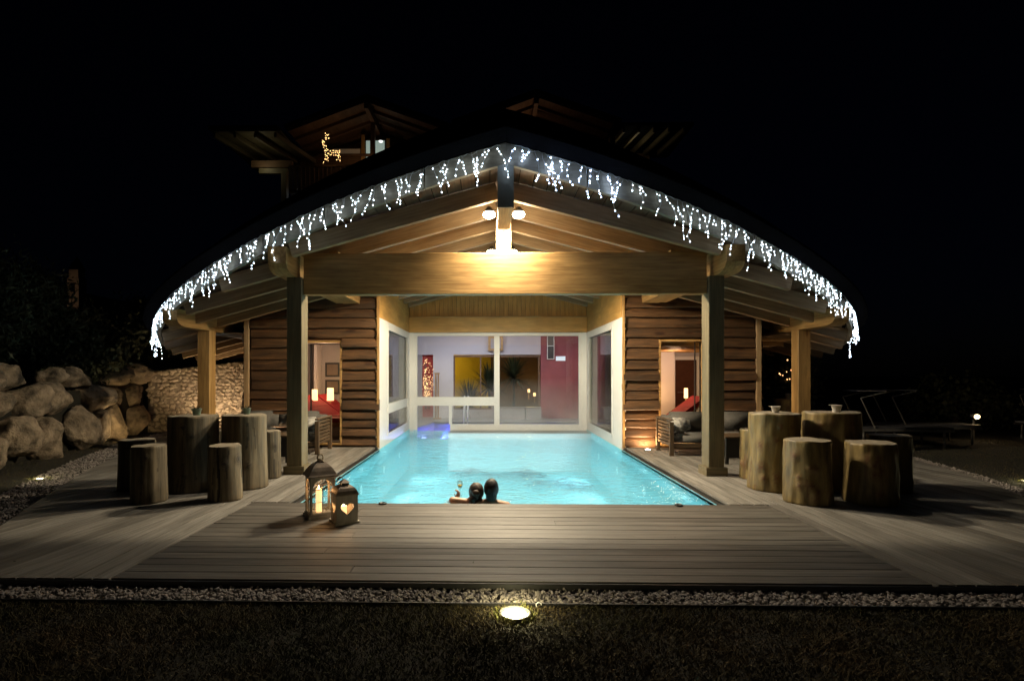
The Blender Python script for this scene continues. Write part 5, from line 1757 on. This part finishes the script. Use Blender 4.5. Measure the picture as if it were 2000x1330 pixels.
tree('evergreen_shrub', -9.2, 8.3, 1.1, 1.1, (.7, .9, .42), 'low shrub overhanging the nearest boulders', 7, 5000, .10)
tree('evergreen_shrub', -9.4, 12.1, 1.1, .95, (.6, .9, .40), 'creeping shrub hanging over the dark middle boulders', 8, 5000, .10)

# ------------------------------------------------------------------ church far off on the left
ch = empty('church', (-117, 150, 0), 0, 'far church with slender bell tower dimly lit above the left trees', 'church')
MC = plain('church_plaster', (.50, .36, .26), (.42, .30, .22), rough=.9, scale=.3)
MB().box(-119.6, -116.3, 150, 153, 0, 28.5).build('tower', MC, ch)
MB().box(-119.3, -116.6, 150.2, 152.8, 28.5, 31).build('belfry', MC, ch)
MB().box(-118.5, -117.4, 149.9, 150.0, 24.6, 27.2).build('belfry_window', M_BLACK, ch)
MB().add([(-119.4, 150, 31), (-116.4, 150, 31), (-116.4, 153, 31), (-119.4, 153, 31), (-117.9, 151.5, 35)], [(0, 1, 4), (1, 2, 4), (2, 3, 4), (3, 0, 4)]).build('spire', M_ROOF, ch)
MB().add([(-118.6, 149.0, 12), (-108, 149.0, 12), (-113.3, 149.0, 24), (-118.6, 165, 12), (-108, 165, 12), (-113.3, 165, 24)], [(0, 1, 2), (5, 4, 3), (0, 2, 5, 3), (1, 4, 5, 2)]).build('nave_roof', M_ROOF, ch)
MB().box(-118.5, -108.1, 149.5, 165, 0, 12).build('nave', MC, ch)
light('church_floodlight', 'SPOT', (-128, 128, 14), 1500, (1, .72, .45), ch, .5, (-118, 150, 25), D(26), .6)
hs_ = empty('far_house', (-98, 150, 0), 0, 'far dim house with a small red light right of the church', 'house')
MB().box(-103, -96, 150, 158, 0, 15.2).build('wall', MC, hs_)
MB().prism([(-103.5, 149.5), (-95.5, 149.5), (-95.5, 158.5), (-103.5, 158.5)], 15.2, 16.0).build('roof', M_ROOF, hs_)
MB().box(-99.8, -97.6, 149.9, 149.98, 10.6, 11.2).build('red_light', emit('red_neon', (1, .03, .06), .35), hs_)

# ------------------------------------------------------------------ hotel behind
ho = empty('hotel', (-2, 28, 0), 0, 'dark alpine hotel behind the pavilion with two gabled roofs and balconies', 'building')
MB().box(-10.2, 8.0, 28.1, 38, 0, 12.9).build('wall', M_DARKWOOD, ho)
def gable(xc, zr, hw, sl, y0, y1, nm):
    rf = MB()
    for sg in (-1, 1):
        a = Vector((xc, 0, zr)); b = Vector((xc + sg * hw, 0, zr - sl * hw))
        vs = []
        for y in (y0, y1):
            for p in (a, b):
                vs += [(p.x, y, p.z), (p.x, y, p.z + .16)]
        rf.add(vs, [(0, 1, 3, 2), (4, 6, 7, 5), (0, 2, 6, 4), (1, 5, 7, 3), (0, 4, 5, 1), (2, 3, 7, 6)])
    ro = rf.build('roof', M_ROOF, ho)
    for sg in (-1, 1):
        for i in range(4):
            y = y0 + .12 + i * 1.0
            board('rafter', (xc + sg * .08, y, zr - .10), (xc + sg * (hw - .08), y, zr - .10 - sl * (hw - .12)), .11, .22, M_DARKWOOD, ro)
        board('soffit_board', (xc + sg * hw * .5, y0 + .05, zr - .02 - sl * hw * .5 + .0), (xc + sg * hw * .5, y1, zr - .02 - sl * hw * .5), hw * 1.04, .02, M_DARKWOOD, ro, up=Vector((sg * sl, 0, 1)))
    board('ridge_beam', (xc, y0, zr - .3), (xc, y1, zr - .3), .2, .45, M_DARKWOOD, ho)
    board('post', (xc, y0 + 1.5, zr - 3.2), (xc, y0 + 1.5, zr - .5), .2, .2, M_DARKWOOD, ho)
    MB().add([(xc - hw * .92, y1 - .3, zr - sl * hw), (xc + hw * .92, y1 - .3, zr - sl * hw), (xc, y1 - .3, zr - .1)], [(0, 1, 2)]).build('gable_wall', M_DARKWOOD, ho)
gable(-6.1, 14.6, 3.9, .36, 25.5, 29.5, 'l')
gable(1.95, 14.75, 4.0, .355, 25.5, 29.5, 'r')
# lit window with muntins
for a, b, z0, z1, mt in ((-6.68, -6.48, 12.95, 13.62, M_FROST), (-6.32, -5.72, 12.95, 13.62, M_FROST), (-6.68, -6.48, 11.9, 12.78, M_FROST), (-6.32, -5.72, 11.9, 12.78, M_FROST), (-8.4, -7.0, 12.95, 13.2, M_FROSTD), (-5.35, -4.3, 12.95, 13.2, M_FROSTD)):
    f = MB().box(a - .05, b + .05, 28.02, 28.09, z0 - .05, z1 + .05).build('window', M_TEAK, ho)
    MB().box(a, b, 27.99, 28.01, z0, z1).build('pane', mt, f)
board('window_post', (-6.83, 28.0, 11), (-6.83, 28.0, 13.9), .18, .12, M_TIMBER, ho); board('window_post', (-5.52, 28.0, 11), (-5.52, 28.0, 13.7), .18, .12, M_TIMBER, ho)
board('window_rail', (-9.2, 27.97, 12.86), (-4.2, 27.97, 12.86), .1, .14, M_DARKWOOD, ho)
# balcony
MB().box(-9.9, -3.6, 25.8, 28.0, 10.2, 10.35).build('balcony_floor', M_DARKWOOD, ho)
br = MB().box(-9.9, -3.6, 25.75, 25.83, 11.42, 11.52).build('balcony_rail', M_DARKWOOD, ho)
for i in range(30):
    board('baluster', (-9.8 + i * .21, 25.79, 10.35), (-9.8 + i * .21, 25.79, 11.42), .16, .03, M_DARKWOOD, br, up=(0, 1, 0))
# left wing with lit eave
wg = MB().add([(-13.2, 24.6, 12.75), (-10.0, 24.6, 12.75), (-9.6, 30, 12.75), (-13.2, 30, 12.75), (-13.2, 24.6, 12.9), (-10.0, 24.6, 12.9), (-9.6, 30, 12.9), (-13.2, 30, 12.9)], [(0, 3, 2, 1), (4, 5, 6, 7), (0, 1, 5, 4), (1, 2, 6, 5), (2, 3, 7, 6), (3, 0, 4, 7)]).build('wing_roof', M_ROOF, ho)
MB().box(-13.1, -9.9, 24.75, 29.9, 12.70, 12.74).build('wing_soffit', M_GREYTIMBER, wg)
for i in range(4):
    board('rafter', (-13.0 + i * .95, 24.8, 12.55), (-12.2 + i * .95, 28.0, 12.55), .12, .22, M_GREYTIMBER, wg)
board('eave_beam', (-11.9, 26.3, 11.75), (-9.9, 26.3, 11.75), .24, .34, M_DARKWOOD, ho)
board('eave_beam', (-11.5, 26.25, 11.40), (-10.1, 26.25, 11.40), .2, .26, M_GREYTIMBER, ho)
board('post', (-10.25, 26.2, 0), (-10.25, 26.2, 11.3), .3, .26, M_GREYTIMBER, ho, up=(1, 0, 0))
f = MB().add([(-9.95, 26.9, 10.75), (-9.95, 26.9, 9.95), (-8.9, 26.9, 9.95), (-9.45, 26.9, 10.3)], [(0, 1, 2, 3)]).build('stair_window', emit('lit_stair_window', (.75, .85, .9), .6), ho)
MB().box(-10.0, -8.0, 26.95, 27.0, 9.0, 10.8).build('stair_wall', M_WALLG, ho)
# right eave
we = MB().box(5.5, 9.2, 25.2, 29, 13.0, 13.15).build('wing_roof', M_ROOF, ho)
for i in range(5):
    board('rafter', (6.0 + i * .7, 25.3, 12.85), (5.6 + i * .7, 28.0, 12.85), .12, .22, M_GREYTIMBER, we)
board('post', (5.6, 26.0, 0), (5.6, 26.0, 12.8), .3, .26, M_GREYTIMBER, ho, up=(1, 0, 0))
t = empty('balcony_lamp', (-5.75, 27.2, 13.25), 0, 'small white lamp under the left hotel gable', 'lamp')
MB().lathe([(.09, 0), (.11, .05), (.03, .08)], 14, (-5.75, 27.2, 13.2)).build('shade', emit('balcony_lamp_glow', (.95, 1, .95), 1.6), t)
light('lamp', 'POINT', (-6.6, 26.8, 12.0), 10, (1, .62, .34), t, .15)
light('wing_lamp', 'POINT', (-11.2, 25.6, 11.6), 5, (1, .9, .55), ho, .15)
light('gable_lamp', 'POINT', (1.8, 27.0, 12.6), 24, (1, .62, .36), ho, .15)
light('eave_lamp', 'POINT', (6.6, 26.0, 12.2), 6, (1, .85, .55), ho, .15)
# deer of lights
dr = empty('light_deer', (-7.8, 25.6, 11.5), 0, 'glowing deer figure made of warm fairy lights on the balcony', 'light figure')
paths = [[(-.42, 12.05), (-.2, 12.15), (.1, 12.12), (.35, 12.15), (.42, 12.0), (.38, 11.85), (.1, 11.85), (-.2, 11.85), (-.4, 11.88), (-.42, 12.05)],
         [(-.42, 12.05), (-.5, 12.35), (-.52, 12.6), (-.6, 12.7), (-.62, 12.55), (-.5, 12.45), (-.38, 12.4), (-.3, 12.1)],
         [(-.5, 12.65), (-.45, 12.85), (-.35, 13.0), (-.2, 13.0)], [(-.45, 12.8), (-.3, 12.85), (-.2, 12.75)], [(-.4, 12.9), (-.42, 13.1)],
         [(-.38, 11.9), (-.42, 11.65), (-.55, 11.42)], [(-.3, 11.88), (-.28, 11.6), (-.25, 11.45)], [(.38, 11.95), (.42, 11.7), (.36, 11.5)], [(.3, 11.88), (.28, 11.65), (.25, 11.5)], [(-.3, 12.0), (.3, 12.0)]]
fr = MB(); bl = MB(); rg = random.Random(8)
for P_ in paths:
    P3 = [Vector((-7.72 + a * .85, 25.6 + rg.uniform(-.06, .06), 11.55 + (z - 11.42) * .84)) for a, z in P_]
    fr.tube(P3, .008, 4)
    for a, b in zip(P3[:-1], P3[1:]):
        n_ = max(2, int((b - a).length / .07))
        for k in range(n_):
            q = a.lerp(b, (k + rg.random()) / n_) + Vector((rg.uniform(-.04, .04), rg.uniform(-.05, .05), rg.uniform(-.04, .04)))
            bl.ball(q, rg.uniform(.012, .02), 6, 4)
fr.build('wire_frame', M_BLACK, dr)
bl.build('fairy_bulbs', emit('deer_bulb', (1, .60, .22), 5), dr, kind='stuff')

# ------------------------------------------------------------------ sun beds and lamp on the right lawn
def canopy_bed(x, y, rz, label):
    t = empty('sun_bed', (x, y, ZL), rz, label, 'sun bed', 'sun beds on the right lawn')
    Mx = W[t]
    def b(name, p, q, w, h, mat): 
        board(name, Mx @ Vector(p), Mx @ Vector(q), w, h, mat, t)
    for s in (-.34, .34):
        b('side_rail', (-1, s, .36), (1, s, .36), .03, .05, M_ZINC)
        for xx in (-.8, .8): b('leg', (xx, s, 0), (xx, s, .335), .035, .035, M_ZINC)
        b('canopy_arm', (.55, s, .38), (.85, s, 1.05), .022, .022, M_ZINC); b('canopy_arm', (.85, s, 1.05), (.35, s, 1.18), .022, .022, M_ZINC)
    MB().box(-1, 1, -.32, .32, .385, .43).build('pad', plain('dark_sunbed_fabric', (.07, .07, .08)), t, Mx)
    MB().box(.33, .87, -.34, .34, 1.195, 1.205).build('canopy', plain('canopy_fabric', (.16, .16, .17)), t, Mx @ Matrix.Rotation(.0, 4, 'Y'))
canopy_bed(8.6, 12.0, D(175), 'dark sun bed with folding canopy frame behind the outer right log table')
canopy_bed(9.7, 12.6, D(175), 'second dark sun bed right of the canopy frame one')
canopy_bed(13.6, 13.2, D(185), 'sun bed with bent bright frame at the far right edge')
t = empty('garden_floodlight', (11.2, 13.0, ZL), 0, 'small garden floodlight glowing on a stake on the right lawn', 'floodlight')
board('stake', (11.2, 13.0, ZL), (11.2, 13.0, .42), .03, .03, M_ZINC, t)
MB().lathe([(.08, 0), (.1, .06), (.09, .1)], 16, (11.2, 13.0, .45)).build('head', M_BLACK, t)
MB().ball((11.2, 12.9, .50), (.065, .03, .055), 16, 10).build('lens', emit('garden_lamp_glow', (1.0, .70, .36), 7), t)
light('lamp', 'POINT', (11.2, 12.75, .6), 6, (1, .7, .38), t, .06)
tree('evergreen_shrub', 12.6, 15.2, ZL, 1.3, (1.3, .9, .6), 'dark shrub behind the garden floodlight on the right', 11, 5000, .12)
tree('evergreen_shrub', 7.6, 14.8, ZL, 2.3, (.8, .8, 1.1), 'dark shrub with a few warm lights behind the right outer post', 12, 5000, .12)
wl_ = MB(); rg = random.Random(9)
for i in range(14): wl_.ball((7.4 + rg.uniform(-.25, .25), 14.0, 1.55 + rg.uniform(-.2, .35)), rg.uniform(.012, .025), 6, 4)
wl_.build('fairy_lights', emit('dim_fairy', (1, .5, .2), 2.5), label='handful of warm fairy lights in the shrub behind the right outer post', cat='fairy lights')

# ------------------------------------------------------------------ steam drifting over the warm water
st = MB().box(-2.35, 2.35, 9.0, 14.98, -.03, 1.5)
vm = bpy.data.materials.new('steam'); vm.use_nodes = True
nt = vm.node_tree; nt.nodes.clear()
out = N(nt, 'ShaderNodeOutputMaterial'); pv = N(nt, 'ShaderNodeVolumePrincipled')
pv.inputs['Color'].default_value = (.95, .97, 1, 1)
tc = N(nt, 'ShaderNodeTexCoord')
sp = N(nt, 'ShaderNodeSeparateXYZ'); nt.links.new(tc.outputs['Object'], sp.inputs[0])
nz_ = noisetex(nt, tc.outputs['Object'], 1.1, 3)
hz_ = N(nt, 'ShaderNodeMapRange'); hz_.inputs[1].default_value = 0; hz_.inputs[2].default_value = 1.4; hz_.inputs[3].default_value = .24; hz_.inputs[4].default_value = 0
nt.links.new(sp.outputs[2], hz_.inputs[0])
yz_ = N(nt, 'ShaderNodeMapRange'); yz_.inputs[1].default_value = 9.2; yz_.inputs[2].default_value = 14; yz_.inputs[3].default_value = 0; yz_.inputs[4].default_value = 1
nt.links.new(sp.outputs[1], yz_.inputs[0])
m1 = N(nt, 'ShaderNodeMath', operation='MULTIPLY'); nt.links.new(hz_.outputs[0], m1.inputs[0]); nt.links.new(yz_.outputs[0], m1.inputs[1])
r1 = N(nt, 'ShaderNodeMapRange'); r1.inputs[1].default_value = .35; r1.inputs[2].default_value = .65; nt.links.new(nz_, r1.inputs[0])
m2 = N(nt, 'ShaderNodeMath', operation='MULTIPLY'); nt.links.new(m1.outputs[0], m2.inputs[0]); nt.links.new(r1.outputs[0], m2.inputs[1])
nt.links.new(m2.outputs[0], pv.inputs['Density'])
nt.links.new(pv.outputs[0], out.inputs['Volume'])
st.build('steam', vm, kind='stuff')
sc.cycles.volume_step_rate = 4
sc.cycles.volume_max_steps = 64
